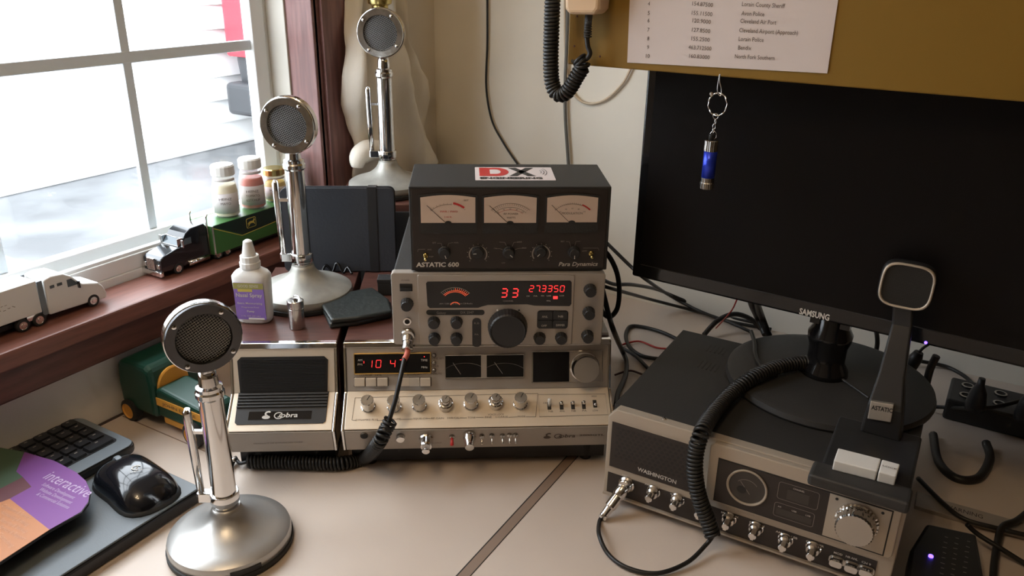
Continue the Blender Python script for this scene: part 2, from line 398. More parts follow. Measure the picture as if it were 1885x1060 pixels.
# parked car, only its tail corner shows at the edge of the window
car = thing('parked_car', 'dark parked car with a red tail lamp seen at the right edge of the window', 'car', (-4.5, pu(440, 130, -5.2).y+1.16, GZ))
def cxf(v, zz): return v-4.6, zz-GZ
mb = MB()
prof = [(-1.02, .42), (-1.06, .75), (-1.04, 1.0), (-.96, 1.28), (-.75, 1.62), (.9, 1.66), (1.7, 1.05), (2.6, .95), (2.7, .4), (2.2, .3), (-.7, .3)]
Tc = Matrix(((0, 0, 1, 0), (1, 0, 0, 0), (0, 1, 0, 0), (0, 0, 0, 1)))
mb.prism(prof, -.85, .85, M_carb, Tc); mb.obj('body', car, bevel=.05, seg=3)
mb = MB(); mb.box((-.87, -1.12, .78), (-.60, -.90, 1.30), M_tail); mb.obj('tail_lamp', car, bevel=.02, loc=(0, 0, 0))
mb = MB(); mb.box((-.88, -1.17, .32), (.88, -1.0, .58), M_carb); mb.obj('bumper', car, bevel=.04, seg=3)
for yy in (-.35, 1.85):
    for xx in (-.86, .66):
        mb = MB(); mb.lathe([(.31, 0), (.31, .2)], M_rub, Matrix.Translation((xx, yy, .31)) @ Matrix.Rotation(PI/2, 4, 'Y'), n=28); mb.obj('wheel', car, bevel=.02)
# ------------------------------------------------------------------ desk
mb = MB()
mb.box((UW+.001, VF+1.9, -.03), (.42, VB-.001, 0), M_desk)
dk = thing('desk', 'cream laminate corner desk carrying the radios', 'desk', (0, 0, 0)); mb.obj('desktop', dk, bevel=.002)
mb = MB(); a = pz(845, 1060, 0); b = pz(1080, 820, 0)
a = Vector((a.x, a.y, 0)); b = Vector((b.x, b.y, 0)); uu = (a.x+b.x)/2
mb.box((uu-.008, -.3, 0), (uu-.0065, 1.08, .0004), M_ink); mb.box((uu-.0065, -.3, 0), (uu+.0055, 1.08, .0003), M_seam); mb.box((uu+.0055, -.3, 0), (uu+.0065, 1.08, .0004), M_ink)
mb.obj('seam_strip', dk)
mb = MB(); mb.box((UW+.001, -.3, 0), (UW+.007, 1.0, .0006), M_desk_edge); mb.obj('back_edge_strip', dk)
p = pz(230, 775, 0)
mb = MB(); mb.box((UW+.01, .615, 0), (-.80, .6165, .0005), M_seam); mb.obj('crack', dk)
for x, y in ((-1.0, -.35), (.38, -.35), (.38, 1.40), (-1.0, 1.40)):
    mb = MB(); mb.box((x-.02, y-.02, ZF), (x+.02, y+.02, -.03), M_wood); mb.obj('leg', dk)
# ------------------------------------------------------------------ mustard cabinet above the desk
cab = thing('wall_cabinet', 'mustard painted cabinet box on the back wall above the monitor', 'cabinet', (-.455, .92, .523))
mb = MB(); mb.box((0, .018, 0), (1.6, VB-.921, .80), M_mustard); mb.obj('body', cab, bevel=.002)
mb = MB(); mb.box((0, 0, 0), (1.6, .017, .80), M_mustard)
mb.obj('front_panel', cab, bevel=.0015)
FB = Face(cab, frame((0, 0, 0), (1, 0, 0), (0, 0, 1)))
mb = MB(); 
for px, py in ((1104, 104), (1057, 85), (1062, 30)): FB.disc(mb, px, py, .0013, 0, .0006, M_wood, n=10)
mb.obj('screw', cab)
# paper list
pap = thing('frequency_list', 'printed paper list of radio frequencies taped to the mustard cabinet', 'paper', (-.39, .9195, .53))
FP = Face(pap, frame((0, 0, 0), (1, 0, 0), (0, 0, 1)))
a = FP.at(1155, 115); b = FP.at(1523, 135); d = Vector(b)-Vector(a); d.normalize(); nn = Vector((-d.y, d.x))
mb = MB(); q1 = Vector(a)+nn*.16; q2 = Vector(b)+nn*.16
mb.prism([a, b, (q2.x+.002, q2.y), (q1.x-.001, q1.y)], .0003, .0009, M_paper, FP.L); mb.obj('sheet', pap)
mb = MB()
for y0, t in ((7, '4|154.87500|Lorain County Sheriff'), (24, '5|155.11500|Avon Police'), (38, '6|120.9000|Cleveland Air Port'), (55, '7|127.8500|Cleveland Airport (Approach)'), (71, '8|155.2500|Lorain Police'), (87, '9|463.712500|Bendix'), (103, '10|160.83000|North Fork Southern')):
    n_, fq, nm = t.split('|'); k = 0.047
    def W_(s): return len(s)*4.55
    xs = 1195-(y0*.02); c = 1294-(y0*.06); l = 1367-(y0*.15)
    FP.txt(mb, n_, (xs-W_(n_)/2*.8, y0+3), (xs+W_(n_)/2*.8, y0+3.4), .0044, M_inkb, z=.0011)
    FP.txt(mb, fq, (c-len(fq)*2.1, y0+3), (c+len(fq)*2.1, y0+6), .0044, M_inkb, z=.0011)
    wd = {'Lorain County Sheriff': 79, 'Avon Police': 42, 'Cleveland Air Port': 66, 'Cleveland Airport (Approach)': 108, 'Lorain Police': 46, 'Bendix': 24, 'North Fork Southern': 73}[nm]
    l = {7: 1366, 24: 1365, 38: 1363, 55: 1361, 71: 1360, 87: 1359, 103: 1353}[y0]
    FP.txt(mb, nm, (l, y0+4), (l+wd, y0+4+wd*.05), .0046, M_inkb, z=.0011)
mb.obj('lettering', pap)
# ------------------------------------------------------------------ curtain
cur = MB(); NR, NC = 46, 60
ctl = [(.80, 1.19, 1.30), (.60, 1.160, 1.302), (.565, 1.150, 1.308), (.50, 1.135, 1.322), (.44, 1.118, 1.350), (.40, 1.118, 1.378), (.36, 1.130, 1.392), (.32, 1.142, 1.402), (.29, 1.134, 1.412), (.265, 1.13, 1.422), (.235, 1.14, 1.432)]
def ci(z):
    for i in range(len(ctl)-1):
        if ctl[i][0] >= z >= ctl[i+1][0]:
            f = (ctl[i][0]-z)/(ctl[i][0]-ctl[i+1][0]); f = f*f*(3-2*f)
            return ctl[i][1]+(ctl[i+1][1]-ctl[i][1])*f, ctl[i][2]+(ctl[i+1][2]-ctl[i][2])*f
    return ctl[-1][1:]
vs = []
for i in range(NR+1):
    z = .80-(.80-.235)*i/NR; a, b = ci(z)
    for j in range(NC+1):
        t = j/NC; v = a+(b-a)*t
        g = .019*math.sin(t*12+5*(z-.3))+.011*math.sin(t*21-15*z)+.008*math.sin(z*30+t*9)
        x = -.990+g-.02*(abs(2*t-1)**4)
        vs.append((x, v, z+.006*math.sin(t*9)))
fs = [(i*(NC+1)+j, i*(NC+1)+j+1, (i+1)*(NC+1)+j+1, (i+1)*(NC+1)+j) for i in range(NR) for j in range(NC)]
cur.add(vs, fs, M_cloth, True)
ct = thing('curtain', 'cream cotton curtain gathered in the corner beside the dark window casing', 'curtain', (-.98, 1.27, .235))
o = cur.obj('cloth', ct, solid=.003); o.matrix_parent_inverse = Matrix.Translation(ct.location).inverted()
# rolled hem at the foot: a thick fold of the same cloth
mb = MB(); fold = [pu(x, y, -.965) for x, y in ((658, 308), (660, 290), (675, 278), (700, 276), (716, 282))]
mb.tube(smooth(fold, 6), [.010+.010*math.sin(PI*i/24) for i in range(25)], M_cloth, 12)
o = mb.obj('folded_hem', ct); o.matrix_parent_inverse = Matrix.Translation(ct.location).inverted()
# ------------------------------------------------------------------ cables on the back wall
cord('wall_cable', [tuple(pv(x, y, VB-.006)) for x, y in ((897, -60), (897, 0), (897, 80), (895, 160), (905, 220), (925, 260), (950, 298), (975, 330))], .0022, M_cable, 'thin black cable hanging down the cream wall left of the coiled cord')
cord('wall_cable', [tuple(pv(x, y, VB-.008)) for x, y in ((1046, -60), (1044, 60), (1040, 190), (1046, 298), (1050, 360))], .0034, M_graycable, 'thick grey cable running down the cream wall behind the coiled cord')
cord('wall_cable', [tuple(pv(x, y, VB-.006)) for x, y in ((1180, 95), (1162, 125), (1145, 155), (1115, 183), (1085, 191), (1060, 178), (1045, 140), (1040, 60), (1040, -60))], .0024, M_creamcable, 'cream cable looping on the wall under the mustard cabinet')
# ------------------------------------------------------------------ ceiling lamp behind the viewer
cl = thing('ceiling_lamp', 'three-bulb ceiling lamp with a brass rosette', 'lamp', (-.40, -.05, ZC))
mb = MB(); mb.lathe([(.07, -.03), (.09, 0)], M_brass); mb.obj('rosette', cl)
for k in range(3):
    a = 2*PI*k/3; x, y = .11*math.cos(a), .11*math.sin(a)
    mb = MB(); mb.tube([(0, 0, -.02), (x*.6, y*.6, -.05), (x, y, -.05)], .006, M_brass); mb.obj('arm', cl)
    mb = MB(); mb.lathe([(.0, -.125), (.018, -.118), (.028, -.10), (.025, -.075), (.012, -.05)], M_bulb, TR(x, y), n=16); mb.obj('bulb', cl)
    L = bpy.data.lights.new('bulb_light', 'POINT'); L.energy = 3.6; L.color = (1, .74, .47); L.shadow_soft_size = .03
    lo = bpy.data.objects.new('bulb_light', L); COL.objects.link(lo); lo.location = (-.40+x, -.05+y, ZC-.16)
# ------------------------------------------------------------------ desk microphones (lollipop type)
def wire_grille(mb, R, pitch, r, T, n=4):
    k = int(R/pitch)
    for d in (0, 1):
        for i in range(-k, k+1):
            a = i*pitch; L = math.sqrt(max(R*R-a*a, 0)); m_ = max(int(2*L/pitch*2), 2); pts = []
            for j in range(m_+1):
                b = -L+2*L*j/m_; z = r*.9*math.sin(PI*b/pitch+(PI if (i+d) % 2 else 0)) + .0022*(1-(a*a+b*b)/(R*R))
                pts.append((a, b, z) if d else (b, a, z))
            mb.tube(pts, r, M_mesh, n, T, caps=False)
def mic_meshes(base_mat, stem_mat):
    D = {}
    mb = MB(); mb.lathe([(.069, 0), (.0712, .002), (.0712, .007), (.069, .008)], M_rub, n=56); D['foot_ring'] = mb
    mb = MB()
    mb.lathe([(.0695, .007), (.0698, .014), (.0685, .0185), (.064, .0215), (.055, .0245), (.044, .028), (.034, .0325), (.026, .038), (.020, .044), (.0168, .050), (.0155, .055)], base_mat, n=56); D['base'] = mb
    mb = MB()
    mb.lathe([(.0128, .053), (.0135, .058), (.0135, .070), (.0133, .190), (.0133, .196), (.0155, .199), (.0155, .204), (.0140, .206), (.0140, .210), (.0105, .212), (.0098, .222), (.0088, .230)], stem_mat, n=32); D['stem'] = mb
    mb = MB(); C_ = [(.0155*math.cos(a), .0155*math.sin(a)) for a in [PI*k/14 for k in range(-9, 10)]]
    mb.prism([(.016*math.cos(2*PI*k/28), .016*math.sin(2*PI*k/28)) for k in range(28)], .060, .073, stem_mat, smooth_side=True)
    mb.prism(rrect(-.031, -.0055, -.010, .0055, .004), .0605, .0725, stem_mat); D['clamp'] = mb
    mb = MB(); mb.tube([(-.0265, 0, .072), (-.0275, 0, .12), (-.0285, 0, .165), (-.0285, 0, .176), (-.0275, 0, .181)], [.0042, .0048, .0048, .0048, .003], stem_mat, 12)
    mb.box((-.0275, -.002, .150), (-.010, .002, .154), stem_mat); D['push_bar'] = mb
    # head: axis along -Y
    H = Matrix.Translation((0, 0, .2685)) @ Matrix.Rotation(PI/2, 4, 'X')
    R = .0385
    mb = MB(); mb.lathe([(.010, -.0165), (.026, -.0155), (.033, -.012), (.0365, -.006), (.0375, .000), (.0375, .002), (R, .003), (R, .0125), (R-.0008, .0142), (.0285, .0142), (.0275, .0125), (.0272, .0065), (0, .0065)], M_chromedark if base_mat is M_silverpaint else M_chromeworn, H, n=56)
    mb.lathe([(.0378, -.001), (.0396, .0), (.0396, .0105), (R, .0112)], M_chrome, H, n=56, caps=False)
    mb.lathe([(.0, .0068), (.0268, .0068)], M_blk, H, n=40, caps=False)
    mb.tube([(0, 0, .225), (0, 0, .234)], .0085, M_chrome, 20)
    mb.prism(rrect(-.012, -.0006, .012, .0006, .0002), 0, .006, M_chromeworn, Matrix.Translation((0, .004, .3065)) @ Matrix.Rotation(PI/2, 4, 'X')) if False else None
    D['head'] = mb
    mb = MB(); wire_grille(mb, .0278, .0026, .00027, H @ Matrix.Translation((0, 0, .0108)) @ Matrix.Rotation(.45, 4, 'Z')); D['grille'] = mb
    scs = []
    for k in range(4):
        a = PI/4+k*PI/2+.15; x, y = .0335*math.cos(a), .0335*math.sin(a)
        mb = MB(); mb.lathe([(.0026, .0142), (.0024, .0156), (.0012, .0163), (0, .0164)], M_chrome, H @ TR(x, y), n=12); scs.append(mb)
    D['screws'] = scs
    mb = MB(); mb.prism([(.0388*math.cos(a), .0388*math.sin(a)) for a in [math.radians(d) for d in range(62, 106, 4)]]+[(.0400*math.cos(a), .0400*math.sin(a)) for a in [math.radians(d) for d in range(102, 58, -4)]], .003, .009, M_chromeworn, H); D['name_plate'] = mb
    return D
GRP = 'round-headed desk microphones on stands'
def mic(label, x, y, z, head, lever, protos=None, mats=(M_silverpaint, M_chrome), dz=0.):
    t = thing('desk_microphone', label, 'microphone', (x, y, z), 0, GRP); out = {}
    if protos is None:
        D = mic_meshes(*mats)
        for k in ('foot_ring', 'base', 'stem', 'clamp', 'push_bar'):
            out[k] = D[k].obj(k, t, rot=(0, 0, lever), bevel=.0008 if k == 'clamp' else 0)
        hd = D['head'].obj('head', t, rot=(0, 0, head), loc=(0, 0, dz)); out['head'] = hd
        out['grille'] = D['grille'].obj('grille', hd); out['name_plate'] = D['name_plate'].obj('name_plate', hd)
        out['screws'] = [sc.obj('screw', hd) for sc in D['screws']]
    else:
        for k in ('foot_ring', 'base', 'stem', 'clamp', 'push_bar', 'head'):
            c = protos[k].copy(); COL.objects.link(c); c.parent = t; c.rotation_euler = (0, 0, head if k == 'head' else lever); c.location = (0, 0, dz if k == 'head' else 0); out[k] = c
        for o_ in [protos['grille'], protos['name_plate']]+protos['screws']:
            c = o_.copy(); COL.objects.link(c); c.parent = out['head']
        out['grille'] = protos['grille']
    return t, out
R_ = math.radians
mic1, P1 = mic('chrome and silver round-headed microphone standing on the desk in the foreground', -.663, .502, 0, R_(60), R_(30), dz=.003)
mic2, P2 = mic('round-headed microphone with dull hammered grey base on the wood-topped speaker beside the spray bottle', -.818, .808, .1678, R_(22), R_(33), None, (M_hammer, M_chrome), -.009)
mic3, P3 = mic('round-headed microphone farthest back in front of the curtain behind the black folio', -.883, 1.095, .2576, R_(24), R_(30), P2)
mb = MB(); Lp = frame((0, 0, 0), (1, 0, 0), (0, 0, 1))
mb.prism([(.0700*math.sin(a), -.0700*math.cos(a)) for a in [math.radians(k) for k in range(-14, 15, 4)]]+[(.0708*math.sin(a), -.0708*math.cos(a)) for a in [math.radians(k) for k in range(14, -15, -4)]], .0085, .0145, M_ink); mb.obj('base_label', mic1, rot=(0, 0, R_(62)))
# ------------------------------------------------------------------ cobra speaker and base radio: shared frame
CY0 = Vector((-.458, .798, 0)); CA = R_(33.67)
def cw(x, y): return (CY0.x+x*math.cos(CA)-y*math.sin(CA), CY0.y+x*math.sin(CA)+y*math.cos(CA))
P4 = (0, .0385); P3_ = (-.0086, .0732); P2_ = (.0397, .1033); P1_ = (.0565, .1677)
def local_pt(th, W):                     # room point into a thing's coordinates
    return WM(th).inverted() @ Vector(W)
def console(name, label, cat, xl, xr, endmat):
    x, y = cw(xl, 0); t = thing(name, label, cat, (x, y, 0), CA); wd = xr-xl
    prof = [(P4[0], P4[1]), P3_, P2_, (P1_[0], P1_[1]-.0), (.34, .1677), (.34, .030), (.02, .030)]
    X = Matrix(((0, 0, 1, 0), (1, 0, 0, 0), (0, 1, 0, 0), (0, 0, 0, 1)))      # profile (y,z) extruded along x
    mb = MB(); mb.prism([(p[0]+.001, p[1]-.0005) for p in prof], .003, wd-.003, M_alud, X); mb.obj('chassis', t)
    mb = MB(); mb.box((.0, P1_[0]+.004, .1665), (wd, .341, .1682), M_vinylwood)
    mb.box((0, P1_[0]+.01, .03), (.003, .341, .1665), M_vinylwood); mb.box((wd-.003, P1_[0]+.01, .03), (wd, .341, .1665), M_vinylwood); mb.obj('cabinet_top', t, bevel=.0008)
    # chrome edge trim at both ends and along the top
    mb = MB()
    for xa in (-.0008, wd-.0022):
        o_ = [(p[0]-.002, p[1]) for p in (P4, P3_, P2_, P1_)]; i_ = [(P1_[0]+.008, P1_[1]), (P2_[0]+.008, P2_[1]-.002), (P3_[0]+.01, P3_[1]-.004), (P4[0]+.008, P4[1])]
        mb.prism(o_+i_, xa, xa+.003, M_chrome, X)
    mb.prism([(P1_[0]-.0045, P1_[1]-.006), (P1_[0]-.001, P1_[1]+.0006), (P1_[0]+.006, P1_[1]+.0012), (P1_[0]+.006, P1_[1]-.006)], 0, wd, M_chrome, X)
    mb.obj('chrome_trim', t, bevel=.0006)
    fl = frame((0, P4[0], P4[1]), (1, 0, 0), (0, P3_[0]-P4[0], P3_[1]-P4[1]))
    fm_ = frame((0, P3_[0], P3_[1]), (1, 0, 0), (0, P2_[0]-P3_[0], P2_[1]-P3_[1]))
    fu = frame((0, P2_[0], P2_[1]), (1, 0, 0), (0, P1_[0]-P2_[0], P1_[1]-P2_[1]))
    for fx in (.03, wd-.03):
        for fy in (.03, .31):
            mb = MB(); mb.lathe([(.008, 0), (.010, .0305)], M_rub, TR(fx, fy), n=16); mb.obj('foot', t)
    return t, wd, Face(t, fl), Face(t, fm_), Face(t, fu)
def panel(t, face, name, x0, x1, y0, y1, mt, th=.0012):
    mb = MB(); mb.box((x0, y0, 0), (x1, y1, th), mt, face.L); return mb.obj(name, t, bevel=.0005)
HL = math.hypot(P3_[0]-P4[0], P3_[1]-P4[1]); HM = math.hypot(P2_[0]-P3_[0], P2_[1]-P3_[1]); HU = math.hypot(P1_[0]-P2_[0], P1_[1]-P2_[1])
def cobra_logo(mb, T, w, mt):
    # curled snake mark and lettering; w = overall width
    k = w/10.
    S = lambda x, y: (x*k, y*k)
    body = [(1.15+1.1*math.cos(a), .55+.55*math.sin(a)) for a in [2*PI*i/16 for i in range(16)]]
    mb.prism([S(*p) for p in body], 0, .0003, mt, T)
    neck = [(1.5, .9), (1.0, 1.3), (.95, 1.8), (1.4, 2.15), (1.9, 2.2), (2.1, 1.95)]
    mb.ribbon([S(*p) for p in smooth([(a, b, 0) for a, b in neck], 5) for p in [(p[0], p[1])]], .48*k, mt, .0003, T)
    big = [(4.55+1.15*math.cos(a), .98+.92*math.sin(a)) for a in [math.radians(d) for d in range(35, 330, 18)]]
    mb.ribbon([S(*p) for p in big], .28*k, mt, .0003, T)
    mb.ribbon([S(*p) for p in ((4.3, .5), (5.2, .75), (5.5, 1.3), (5.2, 1.45), (4.8, 1.1), (5.0, .5), (5.8, .4))], .26*k, mt, .0003, T)
    mb.text('obra', mt, T @ TR(7.45*k, .42*k), width=4.6*k, height=1.45*k, bold=.02, shear=.15, depth=.0003)
# external speaker
spk, wd, fl, fm_, fu = console('external_speaker', 'wood-topped external speaker with black ribbed grille left of the base radio', 'speaker', -.366, -.228, M_chrome)
panel(spk, fl, 'front_lip', .003, wd-.003, .0005, HL-.0005, M_facegrey)
panel(spk, fm_, 'slanted_panel', .003, wd-.003, .0005, HM-.0005, M_alud)
panel(spk, fu, 'upright_panel', .003, wd-.003, .0005, HU-.003, M_alud)
mb = MB()
a = fu.at(437, 657); b = fu.at(604, 657); x0, x1 = a[0], b[0]; yt = a[1]
mb.prism([(x0+.002, 0.0008), (x1-.002, .0008), (x1, yt-.005), (x1-.005, yt), (x0+.005, yt), (x0, yt-.005)][::1], .001, .0022, M_blk, fu.L)
yb = fm_.at(432, 783)[1]; xb0 = fm_.at(432, 783)[0]; xb1 = fm_.at(599, 781)[0]
mb.prism([(xb0, yb+.003), (xb0+.003, yb), (xb1-.003, yb), (xb1, yb+.003), (x1, HM-.0006), (x0, HM-.0006)], .001, .0022, M_blk, fm_.L)
o = mb.obj('grille_panel', spk)
mb = MB(); y = .003
while y < yt-.003: mb.box((x0+.004, y, .0018), (x1-.004, y+.0011, .0034), M_blk, fu.L); y += .0022
y = HM-.003
while y > fm_.at(500, 752)[1]: mb.box((x0+.001, y-.0022, .0018), (x1-.001, y, .0044), M_blk, fm_.L); y -= .0045
o2 = mb.obj('ribs', o); o2['kind'] = 'stuff'
mb = MB(); p = fm_.at(457, 775); q_ = fm_.at(575, 757); mb.ribbon([(p[0], p[1]), (q_[0], p[1]), (q_[0], q_[1]), (p[0], q_[1])], .0004, M_ink, .0024, fm_.L, True)
mb.box((p[0], p[1], .0018), (q_[0], q_[1], .0023), M_gloss, fm_.L); mb.obj('name_plate', o)
mb = MB(); p = fm_.at(482, 773); q_ = fm_.at(550, 770); cobra_logo(mb, fm_.L @ TR(p[0], p[1], .0024), q_[0]-p[0], M_print); mb.obj('logo', o)
mb = MB(); fl.txt(mb, 'PRODUCT OF DYNASCAN CORP', (468, 816), (558, 813), .0022, M_inkb, .0015); mb.obj('lettering', spk)
# ------------------------------------------------------------------ cobra base radio
rad, wd, fl, fm_, fu = console('base_radio', 'silver fronted base station radio with wood top and red clock display', 'radio', -.218, .1386, M_chrome)
RW = wd
panel(rad, fl, 'front_lip', .003, wd-.003, .0005, HL-.0005, M_facegrey)
panel(rad, fm_, 'slanted_panel', .003, wd-.003, .0005, HM-.0005, M_alud)
panel(rad, fu, 'upright_panel', .003, wd-.003, .0005, HU-.003, M_facegrey)
Z = .0013
def bezel(face, parent, name, p0, p1, mt_in, mt_rim, rim=.0022, hgt=.004, r=.001):
    a = face.at(*p0, Z+hgt/2); b = face.at(*p1, Z+hgt/2); x0, x1 = sorted((a[0], b[0])); y0, y1 = sorted((a[1], b[1]))
    mb = MB()
    mb.box((x0, y0, Z-.0005), (x1, y0+rim, Z+hgt), mt_rim, face.L); mb.box((x0, y1-rim, Z-.0005), (x1, y1, Z+hgt), mt_rim, face.L)
    mb.box((x0, y0, Z-.0005), (x0+rim, y1, Z+hgt), mt_rim, face.L); mb.box((x1-rim, y0, Z-.0005), (x1, y1, Z+hgt), mt_rim, face.L)
    o = mb.obj(name, parent, bevel=.0005)
    mb = MB(); mb.box((x0+rim*.5, y0+rim*.5, Z), (x1-rim*.5, y1-rim*.5, Z+.0006), mt_in, face.L); mb.obj('window', o)
    return o, (x0, y0, x1, y1)
o, bb = bezel(fu, rad, 'clock_display', (651, 650), (794, 687), M_gloss, M_gold, .0016, .003)
mb = MB(); p = fu.at(670, 676); digits(mb, fu.L @ TR(p[0], p[1], Z+.0009), "'10 47", .0062, .0100, .0054, M_redled, .0007, .10); mb.obj('digits', o)
mb = MB()
for t_, a_, b_ in (('AM', (659, 664), (667, 664)), ('PM', (659, 672), (667, 672)), ('TIME', (775, 664), (787, 664)), ('MHz', (776, 677), (787, 677))): fu.txt(mb, t_, a_, b_, .0030, M_print, Z+.0009)
mb.obj('lettering', o)
mb = MB(); fu.disc(mb, 781, 656.5, .0007, Z, Z+.0011, M_redled, 8); mb.obj('indicator', o)
for (px, mt_) in ((662, M_chromeworn), (683, M_chromeworn), (704, M_gold), (744, M_chromeworn), (763, M_chromeworn), (783, M_chromeworn)):
    x, y = fu.at(px, 703.5, Z+.004)
    mb = MB(); mb.box((x-.0078, y-.0062, Z), (x+.0078, y+.0062, Z+.0008), M_inkb, fu.L); mb.box((x-.0068, y-.0050, Z), (x+.0068, y+.0056, Z+.0055), M_alud, fu.L); mb.obj('push_button', rad, bevel=.0006)
for py in (654, 668, 681.5):
    mb = MB(); fu.disc(mb, 799, py, .0030, Z, Z+.002, M_chromeworn, 16, face=M_inkb); fu.disc(mb, 799, py, .0019, Z, Z+.005, M_chromeworn, 14); mb.obj('round_button', rad)
mb = MB()
for t_, a_, b_, h_ in (('COUNTER', (662, 692), (685, 691.5), .003), ('TIME', (690, 691.5), (703, 691.2), .003), ('COUNTER', (651, 711), (674, 711), .0026), ('AUDIO', (676, 711), (692, 711), .0026), ('TIME', (697, 710.5), (709, 710.5), .0026),
    ('DYNALERT', (750, 690.5), (776, 690), .0028), ('ALARM', (735, 709.5), (752, 709.5), .0024), ('RADIO', (755, 709.5), (771, 709.3), .0024), ('OFF', (778, 709), (788, 709), .0024), ('TIME SET', (795, 661), (817, 661), .0026), ('HOUR', (795, 675), (808, 675), .0026), ('MINUTE', (794, 689), (813, 689), .0026)):
    fu.txt(mb, t_, a_, b_, h_, M_inkb, Z)
mb.obj('lettering', rad)
o, bb = bezel(fu, rad, 'twin_meter', (819, 653), (965, 694), M_gloss, M_chromeworn, .0012, .003)
mb = MB(); x, y = fu.at(891, 673, Z); mb.box((x-.004, bb[1]+.001, Z), (x+.0035, bb[3]-.001, Z+.0026), M_facegrey, fu.L); mb.obj('divider', o)
for a_, b_ in (((834, 667), (848, 688)), ((910, 666), (925, 687))):
    mb = MB(); fu.line(mb, [a_, b_], .0006, M_printd, Z+.001); mb.obj('needle', o)
for px in (856, 928):
    mb = MB(); x, y = fu.at(px, 700, Z); mb.ribbon([(x+.036*math.cos(R_(d)), y+.024*math.sin(R_(d))) for d in range(40, 145, 8)], .0003, M_printd, Z+.001, fu.L); mb.obj('meter_scale', o)
o, bb = bezel(fu, rad, 'channel_dial', (979, 646), (1109, 703), M_facegrey, M_chromeworn, .0010, .0012)
mb = MB(); fu.rect(mb, 981, 648, 1047, 701, Z, Z+.0018, M_gloss); mb.obj('channel_window', o)
mb = MB(); x, y = fu.at(1080, 681, .020)
mb.lathe([(.0205, Z), (.0200, .003), (.0188, .0035), (.0180, .0185), (.0172, .0200, M_chromeworn), (.0, .0200, M_alu)], M_chrome, fu.L @ TR(x, y), n=48)
mb.obj('channel_knob', o)
# slanted panel knobs
def ring_line(face, mb, pts, mt=M_inkb): face.line(mb, pts, .0005, mt, Z+.0003)
mb = MB(); ring_line(fm_, mb, [(654, 733), (990, 725)]); ring_line(fm_, mb, [(990, 725), (986, 768)]); ring_line(fm_, mb, [(654, 733), (648, 774)])
ring_line(fm_, mb, [(648, 774), (656, 775)]); ring_line(fm_, mb, [(694, 775), (716, 774)]); ring_line(fm_, mb, [(738, 773), (760, 772)]); ring_line(fm_, mb, [(785, 771), (793, 771)]); ring_line(fm_, mb, [(846, 770), (860, 770)]); ring_line(fm_, mb, [(876, 769), (890, 769)]); ring_line(fm_, mb, [(936, 769), (952, 768)]); ring_line(fm_, mb, [(968, 768), (986, 768)])
fm_.line(mb, [(991, 727), (1114, 726), (1119, 764), (993, 768)], .0005, M_inkb, Z+.0003, True)
for t_, a_, b_ in (('DYNAMIKE PLUS', (655, 775.5), (696, 774.5)), ('VOLUME', (717, 774), (738, 773.6)), ('SQUELCH', (761, 773), (786, 772.6)), ('RF GAIN', (794, 772.4), (817, 772)), ('SWR/CAL', (823, 771.8), (846, 771.3)), ('TONE', (861, 771), (875, 770.8)), ('VOICE LOCK', (898, 765.5), (928, 765)), ('FINE', (893, 770.2), (905, 770)), ('COARSE', (912, 769.8), (935, 769.4)), ('MODE', (953, 769), (967, 768.7)), ('CB', (1000, 744), (1006, 744)), ('NB', (1010, 759.5), (1018, 759.5)), ('ANL', (1030, 759), (1040, 759)), ('NB', (1052, 758.6), (1060, 758.6)), ('PA', (1072, 758.2), (1080, 758.2)), ('HIGH', (1089, 731.5), (1098, 731.5)), ('LOW', (1091, 758), (1101, 758))):
    fm_.txt(mb, t_, a_, b_, .0026, M_inkb, Z)
mb.obj('lettering', rad)
def skirt_knob(face, parent, px, py, r=.0088, h=.020, dual=False, name='control_knob', mt=M_chrome):
    x, y = face.at(px, py, h); T = face.L @ TR(x, y)
    if dual: prof = [(r*1.15, Z), (r*1.12, h*.5), (r*.95, h*.55), (r*.72, h*.56), (r*.70, h*.97), (r*.62, h, M_chromeworn)]
    else: prof = [(r*1.15, Z), (r*1.1, .003), (r, .0035), (r*.96, h-.001), (r*.88, h, M_chromeworn)]
    mb = MB(); mb.lathe(prof, mt, T, n=36, rib=-.035); mb.box((-.0004, 0, h), (.0004, r*.8*(.7 if dual else 1), h+.0003), M_ink, T @ Matrix.Rotation(-.5, 4, 'Z')); return mb.obj(name, parent)
for i, (px, py, d) in enumerate(((675.5, 736, 0), (724, 736, 0), (771, 735, 0), (820, 734, 1), (867, 732, 0), (913, 731, 1), (959, 731, 0))): skirt_knob(fm_, rad, px, py, dual=d)
def lever(face, parent, px, py, h=.009, r=.0017, dx=0., dy=.004, mt=M_chrome, name='toggle_switch', slot=True):
    x, y = face.at(px, py, Z); mb = MB()
    if slot: mb.box((x-.0025, y-.0055, Z-.0004), (x+.0025, y+.0055, Z+.0003), M_ink, face.L)
    else: mb.lathe([(.0036, Z), (.0034, Z+.002), (.002, Z+.0035)], M_chromeworn, face.L @ TR(x, y), n=14)
    mb.tube([(x, y, Z), (x+dx*.6, y+dy*.6, h*.6), (x+dx, y+dy, h), (x+dx*1.1, y+dy*1.1, h*1.08)], [r*.7, r, r*1.15, r*.6], mt, 10, face.L); return mb.obj(name, parent)
lever(fm_, rad, 1011, 747, .012, .0023, mt=M_white, name='slide_switch')
for px, py, dy in ((1033.5, 747, .003), (1054.5, 746.5, .003), (1074.5, 746, .003), (1095, 743, -.004)): lever(fm_, rad, px, py, .007, .0019, dy=dy, name='slide_switch')
